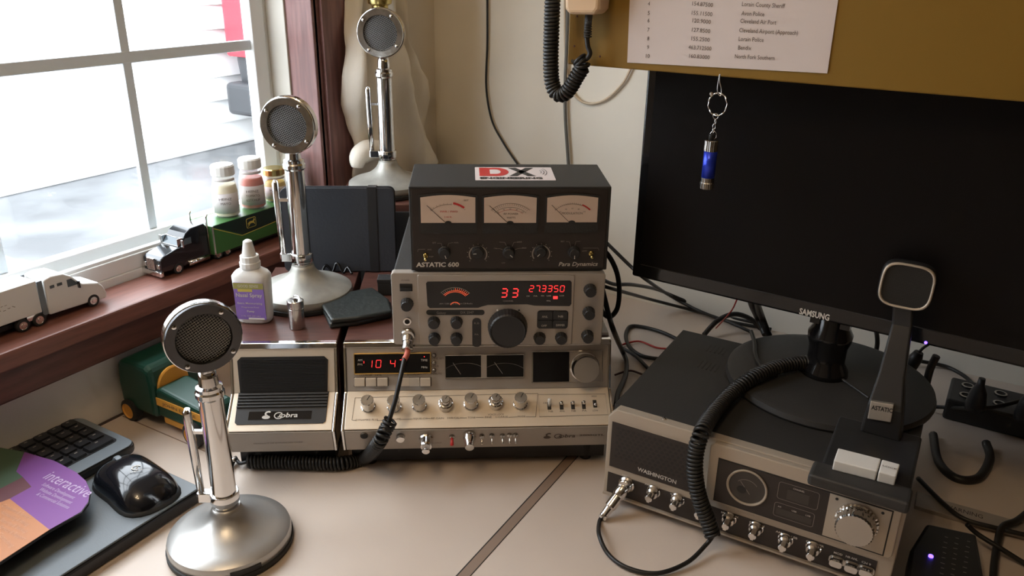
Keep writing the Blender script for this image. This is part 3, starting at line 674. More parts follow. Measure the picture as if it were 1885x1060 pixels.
# lip controls
mb = MB()
x, y = fl.at(737, 808, .006); mb.lathe([(.0058, Z), (.0056, .007), (.005, .0078)], M_chrome, fl.L @ TR(x, y), n=20); mb.obj('push_knob', rad)
mb = MB(); x, y = fl.at(670, 803, .003); mb.lathe([(.0052, Z), (.0048, .003), (.003, .0035, M_ink)], M_chromeworn, fl.L @ TR(x, y), n=20); mb.obj('headphone_jack', rad)
mb = MB(); x, y = fl.at(785, 805, Z); T = fl.L @ TR(x, y); mb.lathe([(.0100, Z), (.0098, .005), (.0088, .007), (.0080, .016), (.0074, .018)], M_chrome, T, n=26, rib=-.05)
mb.lathe([(.0052, .018), (.0050, .026), (.004, .027)], M_chrome, T, n=18); mb.obj('tone_knob', rad)
lever(fl, rad, 832, 803, .012, .0022, 0, -.005, M_red, slot=False)
mb = MB(); x, y = fl.at(864, 800, Z); T = fl.L @ TR(x, y); mb.lathe([(.0085, Z), (.0088, .006), (.0078, .012), (.0062, .016), (.0058, .024), (.0040, .0245, M_chromeworn)], M_chrome, T, n=26); mb.obj('power_knob', rad)
for px, py in ((887, 802), (905.5, 801), (925, 801), (938, 800), (949, 800)): lever(fl, rad, px, py, .011, .0010, 0, -.005, slot=False)
mb = MB(); p = fl.at(1000, 805); q_ = fl.at(1060, 803); cobra_logo(mb, fl.L @ TR(p[0], p[1]-.001, Z), q_[0]-p[0], M_inkb); mb.obj('logo', rad)
mb = MB(); fl.txt(mb, '2000GTL', (1066, 801), (1112, 800), .0030, M_inkb, Z, bold=.03); fl.txt(mb, 'BALANCE', (793, 815), (813, 814), .002, M_inkb, Z); mb.obj('lettering', rad)
# black block added under each console, standing in for shade in the gap
for t, w_ in ((spk, .138), (rad, RW)):
    mb = MB(); mb.box((.006, .022, .006), (w_-.006, .33, .0305), M_blk); mb.obj('gap_shade_block', t)
# ------------------------------------------------------------------ silver ten-metre radio on top
x, y = cw(-.1515, .047)
dx = thing('ten_metre_radio', 'grey-faced radio with red 33 channel display standing on the base station radio', 'radio', (x, y, .1695), CA-R_(1.6))
DW, DH, DD = .2745, .1, .29
mb = MB(); mb.box((.002, .010, .002), (DW-.002, DD, DH), M_charc); mb.obj('case', dx, bevel=.002)
mb = MB(); mb.prism(rrect(0, 0, DW, DH+.001, .004), -.014, 0, M_facegrey, frame((0, -.002, 0), (1, 0, 0), (0, 0, 1))); mb.obj('faceplate', dx, bevel=.0012)
fd = Face(dx, frame((0, -.002, 0), (1, 0, 0), (0, 0, 1)))
mb = MB(); a = fd.at(768, 500); b = fd.at(1058, 500)
mb.prism(rrect(a[0], .001, b[0], DH-.001, .002), 0, .0022, M_facegrey, fd.L)
mb.obj('centre_panel', dx, bevel=.0008)
Z = .0023
mb = MB(); fd.poly(mb, [(784.5, 520), (787, 517), (1049, 515), (1052, 518), (1051.5, 558), (1048, 562), (984, 561), (970, 558.6), (898, 559.6), (886, 563), (880, 565), (791, 565.5), (787, 561)], Z-.001, Z+.0005, M_gloss); dsp = mb.obj('display_window', dx, bevel=.0003)
mb = MB(); p = fd.at(922, 545); digits(mb, fd.L @ TR(p[0], p[1], Z+.0006), '33', .0072, .0115, .0066, M_redled, .0013, .1); mb.obj('channel_digits', dsp)
mb = MB(); p = fd.at(974, 535); digits(mb, fd.L @ TR(p[0], p[1], Z+.0006), '27.3350', .0050, .0082, .0029, M_redled, .0008, .1); mb.obj('frequency_digits', dsp)
mb = MB(); fd.rect(mb, 1018, 543.5, 1026, 548.5, Z+.0005, Z+.0008, M_redled); mb.obj('indicator', dsp)
mb = MB(); cx0, cy0 = fd.at(838, 556)
for r_, m_ in ((.0215, M_printd), (.0172, M_orled), (.0155, M_orled)):
    mb.ribbon([(cx0+r_*1.1*math.cos(R_(d)), cy0+r_*math.sin(R_(d))) for d in range(38, 145, 6)], .0007, m_, Z+.0006, fd.L)
for d in range(40, 142, 7): mb.ribbon([(cx0+r1*1.1*math.cos(R_(d)), cy0+r1*math.sin(R_(d))) for r1 in (.0176, .0205)], .0006, M_orled if d < 90 else M_printd, Z+.0006, fd.L)
mb.ribbon([(cx0+.006*math.cos(R_(d)), cy0-.004+.005*math.sin(R_(d))) for d in range(20, 165, 12)], .0011, M_orled, Z+.0006, fd.L)
mb.obj('meter_scale', dsp)
mb = MB()
for t_, a_, b_, h_ in (('AM / SSB Base Station CB Radio', (809, 558.5), (870, 558), .0020), ('CHANNEL', (926, 553.5), (945, 553.3), .0020), ('CW', (969, 544.5), (975, 544.3), .0018), ('PA', (982, 544.3), (989, 544.2), .0018), ('FM', (996, 544), (1001, 544), .0018), ('USB', (1006, 544), (1014, 543.8), .0018), ('LSB', (1030, 543.6), (1038, 543.5), .0018), ('MHz', (1006, 553), (1013, 553), .0018)): fd.txt(mb, t_, a_, b_, h_, M_print if h_ < .0019 else M_printd, Z+.0006)
mb.obj('lettering', dsp)
mb = MB(); a = fd.at(785, 578); b = fd.at(892, 569); mb.prism(rrect(a[0], a[1], b[0], b[1], .004), Z-.001, Z+.0005, M_blkm, fd.L); nb = mb.obj('name_bar', dx)
mb = MB(); fd.txt(mb, 'Galaxy', (804, 576), (821, 576), .0035, M_printd, Z+.0006); fd.txt(mb, 'DX 2547', (848, 575.5), (872, 575.3), .0035, M_printd, Z+.0006); mb.obj('lettering', nb)
def black_knob(face, parent, px, py, r=.0080, h=.013, name='control_knob', z=Z, n=30):
    x, y = face.at(px, py, h); T = face.L @ TR(x, y); mb = MB()
    mb.lathe([(r*1.08, z), (r*1.05, z+.0015), (r, z+.002), (r*.92, h-.0012), (r*.82, h), (0, h)], M_blk, T, n=n, rib=-.04)
    mb.box((-.0004, r*.25, h), (.0004, r*.8, h+.0003), M_ink, T); return mb.obj(name, parent)
for px, py in ((798, 598), (840, 598), (799, 628), (840, 628), (994, 627), (1034, 627)): black_knob(fd, dx, px, py, .0077, .012)
for px, py in ((1088, 539), (1085.5, 581), (1083, 624), (748, 565)): black_knob(fd, dx, px, py, .0079, .0115, z=.0002)
x, y = fd.at(935, 611, .018); mb = MB(); mb.lathe([(.0262, Z), (.0258, .005), (.0242, .016), (.0225, .018), (.0208, .0172), (0, .0172)], M_blk, fd.L @ TR(x, y), n=72, rib=-.012); mb.obj('channel_knob', dx)
mb = MB(); a = fd.at(869.5, 636); b = fd.at(885.7, 584); mb.prism(rrect(a[0], a[1], b[0], b[1], .005), Z-.001, Z+.0015, M_blk, fd.L); ro = mb.obj('rocker_bar', dx)
mb = MB(); fd.txt(mb, 'R.B', (873, 594), (882, 594), .0024, M_printd, Z+.0016); fd.txt(mb, 'PA', (874, 614.5), (881, 614.5), .0024, M_printd, Z+.0016); mb.obj('lettering', ro)
mb = MB(); a = fd.at(988, 603); b = fd.at(1046, 570); mb.prism(rrect(a[0], a[1], b[0], b[1], .004), Z-.001, Z+.0004, M_ink, fd.L)
bp_ = mb.obj('button_block', dx); xm, ym = (a[0]+b[0])/2, (a[1]+b[1])/2
for x0, y0, x1, y1 in ((a[0]+.0006, ym+.0003, xm-.0003, b[1]-.0006), (xm+.0003, ym+.0003, b[0]-.0006, b[1]-.0006), (a[0]+.0006, a[1]+.0006, xm-.0003, ym-.0003), (xm+.0003, a[1]+.0006, b[0]-.0006, ym-.0003)):
    mb = MB(); mb.prism(rrect(x0, y0, x1, y1, .003), Z, Z+.0022, M_blk, fd.L); mb.obj('button', bp_, bevel=.0003)
mb = MB()
for t_, a_, b_ in (('ANL', (997, 582), (1008, 582)), ('NB', (1027, 581.5), (1036, 581.5)), ('OFF', (996, 598.5), (1006, 598.5)), ('DIMMER', (1023, 597.5), (1039, 597.5))): fd.txt(mb, t_, a_, b_, .0030, M_print, Z+.0023)
mb.obj('lettering', bp_)
mb = MB(); fd.disc(mb, 916, 571.5, .0013, Z, Z+.0012, M_white, 10); mb.obj('indicator', dx)
mb = MB(); fd.disc(mb, 955.5, 571, .0012, Z, Z+.001, M_ink, 10); mb.obj('indicator', dx)
mb = MB(); a = fd.at(736, 536); b = fd.at(759, 522); mb.box((a[0], a[1], -.001), (b[0], b[1], .0008), M_ink, fd.L); mb.box((a[0]+.001, a[1]+.001, 0), (b[0]-.001, b[1]-.005, .003), M_blk, fd.L); mb.obj('power_switch', dx, bevel=.0006)
mb = MB(); x, y = fd.at(749.6, 592, .002); mb.lathe([(.0053, 0), (.0052, .0022), (.0034, .0024), (.0030, .0014, M_ink), (0, .0014, M_ink)], M_chrome, fd.L @ TR(x, y), n=22); mb.obj('headphone_jack', dx)
mb = MB(); fd.txt(mb, 'POWER', (739, 517), (754, 517), .002, M_inkb, .0002); fd.txt(mb, 'PHONE', (742, 606), (757, 606), .002, M_inkb, .0002)
for px, py in ((799, 585), (840, 585), (799, 615), (841, 615), (994, 613.5), (1034, 613), (935, 569)): fd.txt(mb, 'VOLUME' if px == 799 and py < 600 else 'GAIN', (px-9, py), (px+9, py), .0018, M_inkb, Z)
mb.obj('lettering', dx)
# silver microphone plug with its red sleeve and coiled lead to the foreground microphone
plug = thing('microphone_lead', 'black coiled microphone lead with silver plug and red sleeve plugged into the upper radio', 'cable', (0, 0, 0))
x, y = fd.at(750, 622, .01); pc = fd.W @ Vector((x, y, 0)); nz = (fd.W.to_3x3() @ Vector((0, 0, 1))).normalized()
pr = pv(742, 690, 0) ; ax = (nz*.75+Vector((0, 0, -.66))).normalized()
def axis(o, d): q = Vector(d).to_track_quat('Z', 'Y'); return Matrix.Translation(o) @ q.to_matrix().to_4x4()
mb = MB(); mb.lathe([(.0092, -.001), (.0092, .003), (.0080, .004), (.0080, .006)], M_chromeworn, axis(pc, nz), n=26)
mb.lathe([(.0076, .002), (.0078, .004), (.0078, .010), (.0070, .011), (.0068, .017), (.0074, .018), (.0074, .021), (.0052, .022)], M_chromeworn, axis(pc, ax), n=26); mb.obj('plug', plug)
p0 = pc+ax*.021
dpl = (p0-CO).dot(CW)
def pd(px, py, d): r_ = ray(px, py); return CO+r_*(d/1.0)       # point at a given depth
def depth(P): return (P-CO).dot(CW)
p1 = pd(744, 662, dpl-.012)
mb = MB(); mb.tube(smooth([p0-ax*.003, p0+ax*.006, p1], 6), .0036, M_redtube, 12); mb.obj('sleeve', plug)
yq = cw(-.05, -.03)
CNX = Vector((-math.sin(CA), math.cos(CA), 0))
def pk(px, py, yl): d_ = ray(px, py); return CO+d_*((CNX.dot(CY0)+yl-CNX.dot(CO))/CNX.dot(d_))
pts = [p1+(p0-p1)*.1, pk(737, 695, -.008), pk(728, 735, -.022), pk(719, 765, -.030), pk(713, 785, -.034)]
mb = MB(); mb.tube(smooth(pts, 8), .0030, M_cable, 10); mb.obj('straight_lead', plug)
q0 = pts[-1]; lo_ = [pk(697, 815, -.040), pz(672, 842, .0125), pz(628, 852, .0115), pz(570, 852, .0115), pz(510, 850, .0115), pz(455, 850, .0115)]
mb = MB(); mb.tube(coil([q0-(lo_[0]-q0)*.4, q0]+lo_, .0078, .0046, 10), .0021, M_cable, 6, caps=True); mb.obj('coil', plug)
mb = MB(); e = lo_[-1]; g_ = pz(432, 846, .006); mb.tube(smooth([e, Vector((e.x-.01, e.y-.004, .008)), g_, pz(420, 880, .004), pz(414, 935, .010)], 6), .0026, M_cable, 8); mb.obj('straight_lead', plug)
mb = MB(); mb.tube([pz(436, 842, .010), pz(424, 850, .008)], .0032, M_chromeworn, 12); mb.obj('grommet', plug)
# ------------------------------------------------------------------ watt meter box
x, y = cw(-.1255, .047)
wm = thing('watt_meter', 'black three-meter power meter box topmost on the radio stack', 'meter', (x, y, .2725), CA-R_(.4))
MW, MH, MD = .2502, .110, .118
fw = Face(wm, frame((0, 0, 0), (1, 0, 0), (0, 0, 1)))
mb = MB(); mb.prism([(0, .0), (0, MH), (MW, MH), (MW, 0)], -MD, 0, M_blkm, fw.L); mb.obj('case', wm, bevel=.0012)
mb = MB(); mb.prism([(.004, .0), (MW-.004, 0), (MW-.01, -.0025), (.01, -.0025)], -MD+.004, -.001, M_blk, fw.L); mb.obj('base', wm)
mb = MB(); mb.box((.003, .003, 0), (MW-.004, MH-.003, .0010), M_dkface, fw.L); mb.obj('front_panel', wm, bevel=.0004)
Z = .0011
for i, (xl, xr, yt, yb_) in enumerate(((775, 875, 363, 409.5), (891, 988, 363.5, 409.5), (1006, 1101, 363.5, 408.5))):
    a = fw.at(xl, yb_, Z); b = fw.at(xr, yt, Z); x0, x1, y0, y1 = a[0], b[0], a[1], b[1]; ar = lambda e: [(x1+e-(x1-x0+2*e)*k/12, y1+e+.0032*math.sin(PI*k/12)) for k in range(13)]
    mb = MB(); mb.prism([(x0-.0022, y0-.014), (x1+.0022, y0-.014)]+ar(.0022), Z, Z+.0012, M_blkm, fw.L)
    mb.ribbon([(x0-.0018, y0)]+ar(.0018)[::-1]+[(x1+.0018, y0)], .0014, M_charc, Z+.0016, fw.L)
    o = mb.obj('panel_meter', wm)
    mb = MB(); mb.prism([(x0, y0), (x1, y0)]+ar(0), Z+.001, Z+.0016, M_meterface, fw.L); mb.obj('meter_card', o)
    cx0, cy0 = (x0+x1)/2, y0-.002; mb = MB(); T = fw.L; zz = Z+.0018
    def arc(r_, d0, d1, wd_, mt_, sq=.78): mb.ribbon([(cx0+r_*math.cos(R_(d)), cy0+r_*sq*math.sin(R_(d))) for d in range(d0, d1+1, 4)], wd_, mt_, zz, T)
    if i == 0: arc(.031, 50, 78, .0026, M_red, .9); arc(.0285, 80, 136, .0004, M_inkb, .9)
    elif i == 1: arc(.0325, 42, 138, .0004, M_inkb, .84); arc(.0265, 42, 138, .0004, M_inkb, .84); arc(.0225, 46, 134, .0003, M_red, .84)
    else: arc(.0300, 42, 66, .0018, M_red, .9); arc(.0290, 66, 138, .0004, M_inkb, .9)
    for d in range(46, 137, 5 if i else 9): mb.ribbon([(cx0+r_*math.cos(R_(d)), cy0+r_*(.9 if i != 1 else .84)*math.sin(R_(d))) for r_ in (.0285 if i != 1 else .0285, .0308 if i != 1 else .0318)], .0003, M_inkb, zz, T)
    if i == 1: mb.text('RF POWER', M_inkb, T @ TR(cx0+.001, cy0+.0125, zz), width=.018, height=.0026); mb.text('WATTS', M_inkb, T @ TR(cx0+.001, cy0+.0075, zz), width=.011, height=.0026)
    if i == 2: mb.text('MODULATION', M_inkb, T @ TR(cx0, cy0+.0125, zz), width=.026, height=.0030)
    if i == 0: mb.text('SET', M_inkb, T @ TR(cx0+.0225, cy0+.030, zz), width=.006, height=.002); mb.text('SWR / FWD', M_red, T @ TR(cx0+.001, cy0+.0155, zz), width=.022, height=.0024); mb.text('S.W.R.', M_red, T @ TR(cx0, cy0+.0085, zz), width=.010, height=.0022)
    else:
        for k, t_ in enumerate('20 40 60 80 100'.split()): d = 128-k*19; mb.text(t_, M_inkb, T @ TR(cx0+.0245*math.cos(R_(d)), cy0+.0235*.84*math.sin(R_(d))-.0004, zz), height=.0017)
    mb.ribbon([(cx0-.004, cy0+.003), (cx0-.026, cy0+.0245)], .0006, M_ink, zz+.0002, T)
    mb.prism([(cx0+.0042*math.cos(R_(d)), y0+.0026*math.sin(R_(d))) for d in range(0, 181, 15)], zz, zz+.0008, M_ink, T)
    mb.obj('meter_scale', o)
for px, py, a_ in ((818, 468, .35), (880, 467, -1.5), (937, 468, .85), (996, 466, -.8), (1058, 468, 0)):
    x, y = fw.at(px, py, .010); T = fw.L @ TR(x, y); mb = MB()
    mb.lathe([(.0082, Z), (.0080, .003), (.0072, .0035), (.0068, .0095), (.006, .010), (0, .010)], M_blk, T, n=28, rib=-.03)
    mb.box((-.0004, -.0062, .010), (.0004, -.002, .0103), M_print, T @ Matrix.Rotation(a_, 4, 'Z')); mb.obj('control_knob', wm)
    if px in (880, 996):
        mb = MB(); x, y = fw.at(px, py+1, Z); mb.ribbon([(x+.0110*math.cos(R_(d)), y+.0110*math.sin(R_(d))) for d in range(-40, 222, 8)], .0016, M_printd, Z+.0002, fw.L)
        for d in range(-40, 222, 26): mb.ribbon([(x+r_*math.cos(R_(d)), y+r_*math.sin(R_(d))) for r_ in (.0128, .0142)], .0008, M_printd, Z+.0002, fw.L)
        mb.obj('dial_scale', wm)
for px, py in ((783.5, 470), (1088, 466)):
    x, y = fw.at(px, py, Z); mb = MB(); mb.lathe([(.0034, Z), (.0032, .003), (.002, .004)], M_brass, fw.L @ TR(x, y), n=14)
    mb.tube([(x, y, .003), (x, y-.002, .008), (x, y-.003, .011)], [.0012, .0018, .0014], M_brass, 10, fw.L); mb.obj('toggle_switch', wm)
mb = MB()
for pts in ([(805, 447), (812, 447), (818, 464)], [(834, 446), (826, 447), (821, 461)], [(769, 463), (769.5, 458.5), (783, 458)], [(919, 445), (929, 445.5), (934, 456)], [(958, 445), (946, 445.5), (941, 456)], [(912, 457), (920, 457), (929, 460)], [(967, 456), (955, 456.5), (946, 459)], [(1042, 444), (1048, 444.5), (1051, 455)], [(1068, 443.5), (1060, 444), (1057, 455)], [(1073, 456), (1101, 456), (1102, 460)]):
    fw.line(mb, pts, .0004, M_printd, Z+.0001)
for t_, a_, b_ in (('SET', (796, 447.5), (803, 447.5)), ('AVG', (787, 460), (794, 460)), ('PEP', (790, 473), (798, 473)), ('PWR', (836, 447.5), (844, 447.3)), ('OFF', (923, 484.5), (930, 484.5)), ('SWR', (952, 446), (961, 446)), ('SET', (1032, 445), (1039, 445)), ('LAMP', (1071, 462.5), (1080, 462.5)), ('CAL', (909, 457.5), (915, 457.5)), ('MOD', (961, 457), (969, 457))): fw.txt(mb, t_, a_, b_, .0019, M_printd, Z)
fw.txt(mb, 'ASTATIC 600', (766, 490.5), (845, 490), .0060, M_print, Z, bold=.035, shear=.05); fw.txt(mb, 'Para Dynamics', (1028, 489), (1100, 488.5), .0056, M_print, Z, bold=.012, shear=.25)
mb.obj('lettering', wm)
# sticker on the meter's top
ft = Face(wm, frame((0, 0, MH), (1, 0, 0), (0, 1, 0)))
a = ft.at(875, 332); b = ft.at(1024, 333); c = ft.at(876, 308); Y0, Y1 = a[1], c[1]
mb = MB(); mb.prism(rrect(a[0], Y0, b[0], Y1, .002), 0, .0003, M_paper, ft.L); stk = mb.obj('sticker', wm)
mb = MB(); w_ = b[0]-a[0]; h_ = Y1-Y0; T = ft.L @ TR(a[0], Y0, .0004)
def PX(u_, v_): return (w_*u_, h_*v_)
D_out = [PX(.055, .30), PX(.27, .30)]+[PX(.27+.16*math.sin(R_(k)), .62-.32*math.cos(R_(k))) for k in range(0, 181, 15)]+[PX(.055, .94)]
mb.prism(D_out, 0, .0002, M_red, T)
mb.prism([PX(.19, .45), PX(.26, .45)]+[PX(.26+.07*math.sin(R_(k)), .62-.17*math.cos(R_(k))) for k in range(0, 181, 20)]+[PX(.19, .79)], .0002, .0003, M_paper, T)
mb.prism([PX(.43, .30), PX(.53, .30), PX(.76, .94), PX(.66, .94)], 0, .0002, M_charc, T); mb.prism([PX(.66, .30), PX(.77, .30), PX(.53, .94), PX(.43, .94)], 0, .0002, M_charc, T)
for r_ in (.05, .085, .12): mb.ribbon([PX(.80+r_*math.cos(R_(k)), .62+r_*2.9*math.sin(R_(k))) for k in range(-50, 51, 10)], .0008, M_charc, .0002, T)
mb.text('ENGINEERING', M_ink, T @ TR(w_*.45, h_*.08, .0002), width=w_*.78, height=h_*.13, bold=.05)
mb.obj('sticker_print', stk)
# ------------------------------------------------------------------ things on the speaker and radio tops
ZT = .1684
def place(th_xy, **k): pass
def sector(mb, r, z0, z1, a0, a1, mt, T=None, n=12, th=.0004, sx=1., sy=1.):
    A = [a0+(a1-a0)*i/n for i in range(n+1)]
    o_ = [((r+th)*math.cos(a)*sx, (r+th)*math.sin(a)*sy) for a in A]; vs = [(x, y, z0) for x, y in o_]+[(x, y, z1) for x, y in o_]
    i_ = [((r-th)*math.cos(a)*sx, (r-th)*math.sin(a)*sy) for a in A]; vs += [(x, y, z0) for x, y in i_]+[(x, y, z1) for x, y in i_]
    m_ = n+1; fs = []
    for i in range(n): fs += [(i, i+1, m_+i+1, m_+i), (2*m_+i+1, 2*m_+i, 3*m_+i, 3*m_+i+1), (m_+i, m_+i+1, 3*m_+i+1, 3*m_+i), (i+1, i, 2*m_+i, 2*m_+i+1)]
    mb.add(vs, fs, mt, True, T)
# nasal spray
x, y = cw(-.338, .098); p = pz(473, 588, ZT)
sp = thing('nasal_spray_bottle', 'white nasal spray bottle with purple label standing on the speaker top', 'bottle', (p.x, p.y-.001, ZT), R_(28))
mb = MB()
def loft(mb, rings, mt, n=28, T=None, pw=2.6):
    vs = []; m_ = len(rings)
    for (a, b, z) in rings:
        for k in range(n):
            t = 2*PI*k/n; c, s = math.cos(t), math.sin(t)
            vs.append((a*math.copysign(abs(c)**(2/pw), c), b*math.copysign(abs(s)**(2/pw), s), z))
    fs = [tuple(range(n))[::-1], tuple((m_-1)*n+k for k in range(n))]; sm = [False, False]
    for i in range(m_-1):
        for k in range(n): j = (k+1) % n; fs.append((i*n+k, i*n+j, (i+1)*n+j, (i+1)*n+k)); sm.append(True)
    mb.add(vs, fs, mt, sm, T)
loft(mb, [(.020, .0125, 0), (.0225, .0145, .002), (.0235, .0155, .008), (.0255, .016, .060), (.0258, .016, .068), (.022, .0145, .073), (.014, .012, .077), (.0105, .0105, .080)], M_white, 32, pw=3.2); mb.obj('bottle_body', sp)
mb = MB(); mb.lathe([(.0135, .079), (.0140, .081), (.0140, .087), (.0128, .088), (.0125, .096), (.0100, .0965)], M_white, n=30, rib=-.02); mb.obj('collar', sp)
mb = MB(); mb.lathe([(.0092, .0955), (.0088, .100), (.0066, .112), (.0060, .116), (.0035, .118), (0, .1183)], M_white, n=24); mb.obj('spray_cap', sp)
fs_ = Face(sp, frame((0, -.0160, .0), (1, 0, 0), (0, 0, 1)))
mb = MB(); mb.prism(rrect(-.0205, .008, .0205, .062, .001), -.0005, .0006, M_lilac, fs_.L); mb.prism(rrect(-.0205, .053, .0205, .062, .0005), .0005, .0008, M_olive, fs_.L); mb.box((-.0150, .0490, .0005), (.0050, .0528, .0008), M_yel, fs_.L); mb.box((-.004, .008, .0005), (.018, .0105, .0008), M_white, fs_.L)
lb = mb.obj('label', sp)
mb = MB()
for t_, yy, w_, h_, b_ in (('GOOD SENSE', .0555, .028, .0042, 0), ('Nasal Spray', .0415, .036, .0058, .012), ('Extra Moisturizing', .031, .034, .0028, .008), ('Fragrance Free', .0255, .024, .002, 0), ('Pump', .019, .010, .003, .02), ('1 FL OZ (30 mL)', .0125, .026, .0018, 0)): mb.text(t_, M_print, fs_.L @ TR(0, yy, .0009), width=w_, height=h_, bold=b_)
mb.obj('lettering', lb)
# key-ring pill capsule
p = pz(540, 606, ZT); cp = thing('pill_fob', 'small steel pill capsule standing between the spray bottle and the wallet', 'pill holder', (p.x, p.y+.008, ZT))
mb = MB(); mb.lathe([(.0102, 0), (.0108, .0006), (.0108, .029), (.0102, .0295), (.0102, .0305), (.0112, .031), (.0112, .040), (.0105, .0408), (.004, .0410), (.0035, .044), (.0, .0442)], M_chromeworn, n=30); mb.obj('capsule', cp)
mb = MB(); mb.tube([(.004+.0065*math.cos(a), .0, .0448+.0022*math.sin(a)+.001) for a in [2*PI*k/20 for k in range(20)]], .0006, M_chrome, 6, closed=True); mb.obj('split_ring', cp)
# wallet
wt = thing('wallet', 'worn black leather wallet lying folded beside the radios', 'wallet', (*cw(-.22, .15), ZT), CA)
def loc(px, py, z): return local_pt(wt, pz(px, py, z))
P = [loc(590, 568, ZT), loc(607, 606, ZT), loc(660, 600, ZT), loc(722, 586, ZT), loc(720, 565, ZT), loc(690, 542, ZT), loc(630, 553, ZT)]
mb = MB(); mb.prism([(q.x, q.y) for q in P], 0, .009, M_leather); mb.obj('lower_flap', wt, bevel=.0035, seg=3)
P = [loc(588, 560, ZT+.01), loc(610, 595, ZT+.01), loc(660, 590, ZT+.01), loc(722, 578, ZT+.01), loc(716, 556, ZT+.01), loc(686, 534, ZT+.01), loc(630, 545, ZT+.01)]
mb = MB(); mb.prism([(q.x, q.y) for q in P], .0085, .016, M_leather); mb.obj('upper_flap', wt, bevel=.0035, seg=3)
# small black box behind the wallet
a = pz(705, 545, ZT); bx = thing('small_box', 'small matte black box standing behind the wallet beside the upper radio', 'box', (a.x, a.y+.015, ZT), CA)
mb = MB(); mb.box((-.016, -.010, 0), (.013, .012, .020), M_blkm); mb.obj('box_body', bx, bevel=.001); mb = MB(); mb.box((-.0165, -.0105, .020), (.0135, .0125, .026), M_blkm); mb.obj('lid', bx, bevel=.001)
# tablet folio
tx, ty = cw(-.345, .318); tb = thing('tablet_folio', 'black tablet folio standing upright behind the middle microphone', 'tablet case', (tx, ty, ZT), CA)
Tt = Matrix.Rotation(-.10, 4, 'X'); TWd, THt = .178, .136
mb = MB(); mb.prism(rrect(0, 0, TWd, THt, .010), 0, .0045, M_case, Tt @ frame((0, 0, .001), (1, 0, 0), (0, 0, 1))); mb.obj('front_cover', tb, bevel=.001)
mb = MB(); mb.prism(rrect(.002, .002, TWd-.003, THt-.003, .008), -.0120, -.0005, M_blk, Tt @ frame((0, 0, .001), (1, 0, 0), (0, 0, 1))); mb.obj('tablet', tb, bevel=.001)
mb = MB(); mb.prism(rrect(0, 0, TWd, THt, .010), -.0165, -.0125, M_case, Tt @ frame((0, 0, .001), (1, 0, 0), (0, 0, 1))); mb.obj('rear_cover', tb, bevel=.001)
mb = MB(); mb.box((TWd-.042, 0, .0046), (TWd-.028, THt+.0008, .0056), M_blk, Tt @ frame((0, 0, .001), (1, 0, 0), (0, 0, 1))); mb.box((TWd-.042, THt+.0, -.017), (TWd-.028, THt+.0012, .0056), M_blk, Tt @ frame((0, 0, .001), (1, 0, 0), (0, 0, 1))); mb.obj('elastic_strap', tb)
# little tangle of lead behind the middle microphone
mb = MB(); mb.tube(smooth([pz(592, 503, ZT+.004), pz(600, 488, ZT+.014), pz(612, 500, ZT+.004), pz(620, 484, ZT+.018), pz(632, 502, ZT+.004), pz(640, 492, ZT+.012), pz(648, 504, ZT+.004)], 8), .0022, M_gloss, 8)
tag(mb.obj('charging_lead'), 'short crumpled glossy black lead at the foot of the folio', 'cable')
# wooden box at the back carrying the third microphone
wx, wy = cw(-.27, .40); wbx = thing('wooden_box', 'dark reddish wooden speaker box under the rearmost microphone', 'box', (wx, wy, 0), CA)
mb = MB(); mb.box((0, 0, 0), (.215, .165, .2574), M_vinylwood); mb.obj('cabinet', wbx, bevel=.002)
mb = MB(); mb.box((.012, -.004, .012), (.203, .0, .245), M_blkm); mb.obj('grille_cloth', wbx, bevel=.001)
# ------------------------------------------------------------------ jars on the trailer roof
ZJ = .2385
JG = 'little glass jars standing on the green trailer'
def jar(v, label, fill, cap, hgt, r, capr, lvl=.62, lab=None):
    t = thing('condiment_jar', label, 'jar', (-1.057, v, ZJ), R_(48), JG)
    mb = MB(); mb.lathe([(r*.9, 0), (r, .003), (r, hgt*.50), (r*.93, hgt*.60), (capr*.92, hgt*.76), (capr*.9, hgt*.82)], M_glassj, n=28); mb.obj('glass', t)
    mb = MB(); mb.lathe([(r*.84, .002), (r*.93, .004), (r*.93, hgt*.48), (r*.86, hgt*.58), (r*.80, hgt*lvl)], fill, n=28); mb.obj('filling', t)
    mb = MB(); mb.lathe([(capr, hgt*.80), (capr*1.03, hgt*.81), (capr*1.03, hgt*.97), (capr*.93, hgt), (capr*.85, hgt*.995), (0, hgt*.99)], cap, n=36, rib=-.015); mb.obj('lid', t)
    if lab:
        mb = MB(); sector(mb, r+.0008, hgt*.10, hgt*.48, R_(-150), R_(-30), M_label); sector(mb, capr*.95, hgt*.70, hgt*.75, R_(-160), R_(-20), M_label); lo2 = mb.obj('label', t)
        mb = MB(); yy = hgt*.36
        for w_ in lab: mb.text(w_, M_inkb, frame((0, -r-.0016, yy), (1, 0, 0), (0, 0, 1)), width=min(.022, .0040*len(w_)), height=.0042); yy -= .0075
        mb.obj('lettering', lo2)
    return t
M_glassj = mat('jar_glass', (.9, .92, .9), .05, alpha=.28, spec=.8)
jar(.884, 'small jar of pale mayonnaise with white lid, nearest of the jars on the green trailer', M_mayo, M_white, .086, .0215, .0185, .62, ['HEINZ', 'MAYO'])
jar(.942, 'small jar of red ketchup with white lid on the green trailer', M_ketch, M_white, .086, .0215, .0185, .62, ['HEINZ', 'TOMATO', 'KETCHUP'])
jar(.994, 'short jar of mustard with gold lid on the green trailer', M_must, M_brass, .058, .0195, .0185, .55, ['HEINZ'])
jar(1.045, 'slim white-lidded jar last in the row, half hidden by the middle microphone', M_label, M_white, .070, .012, .0105, .5)
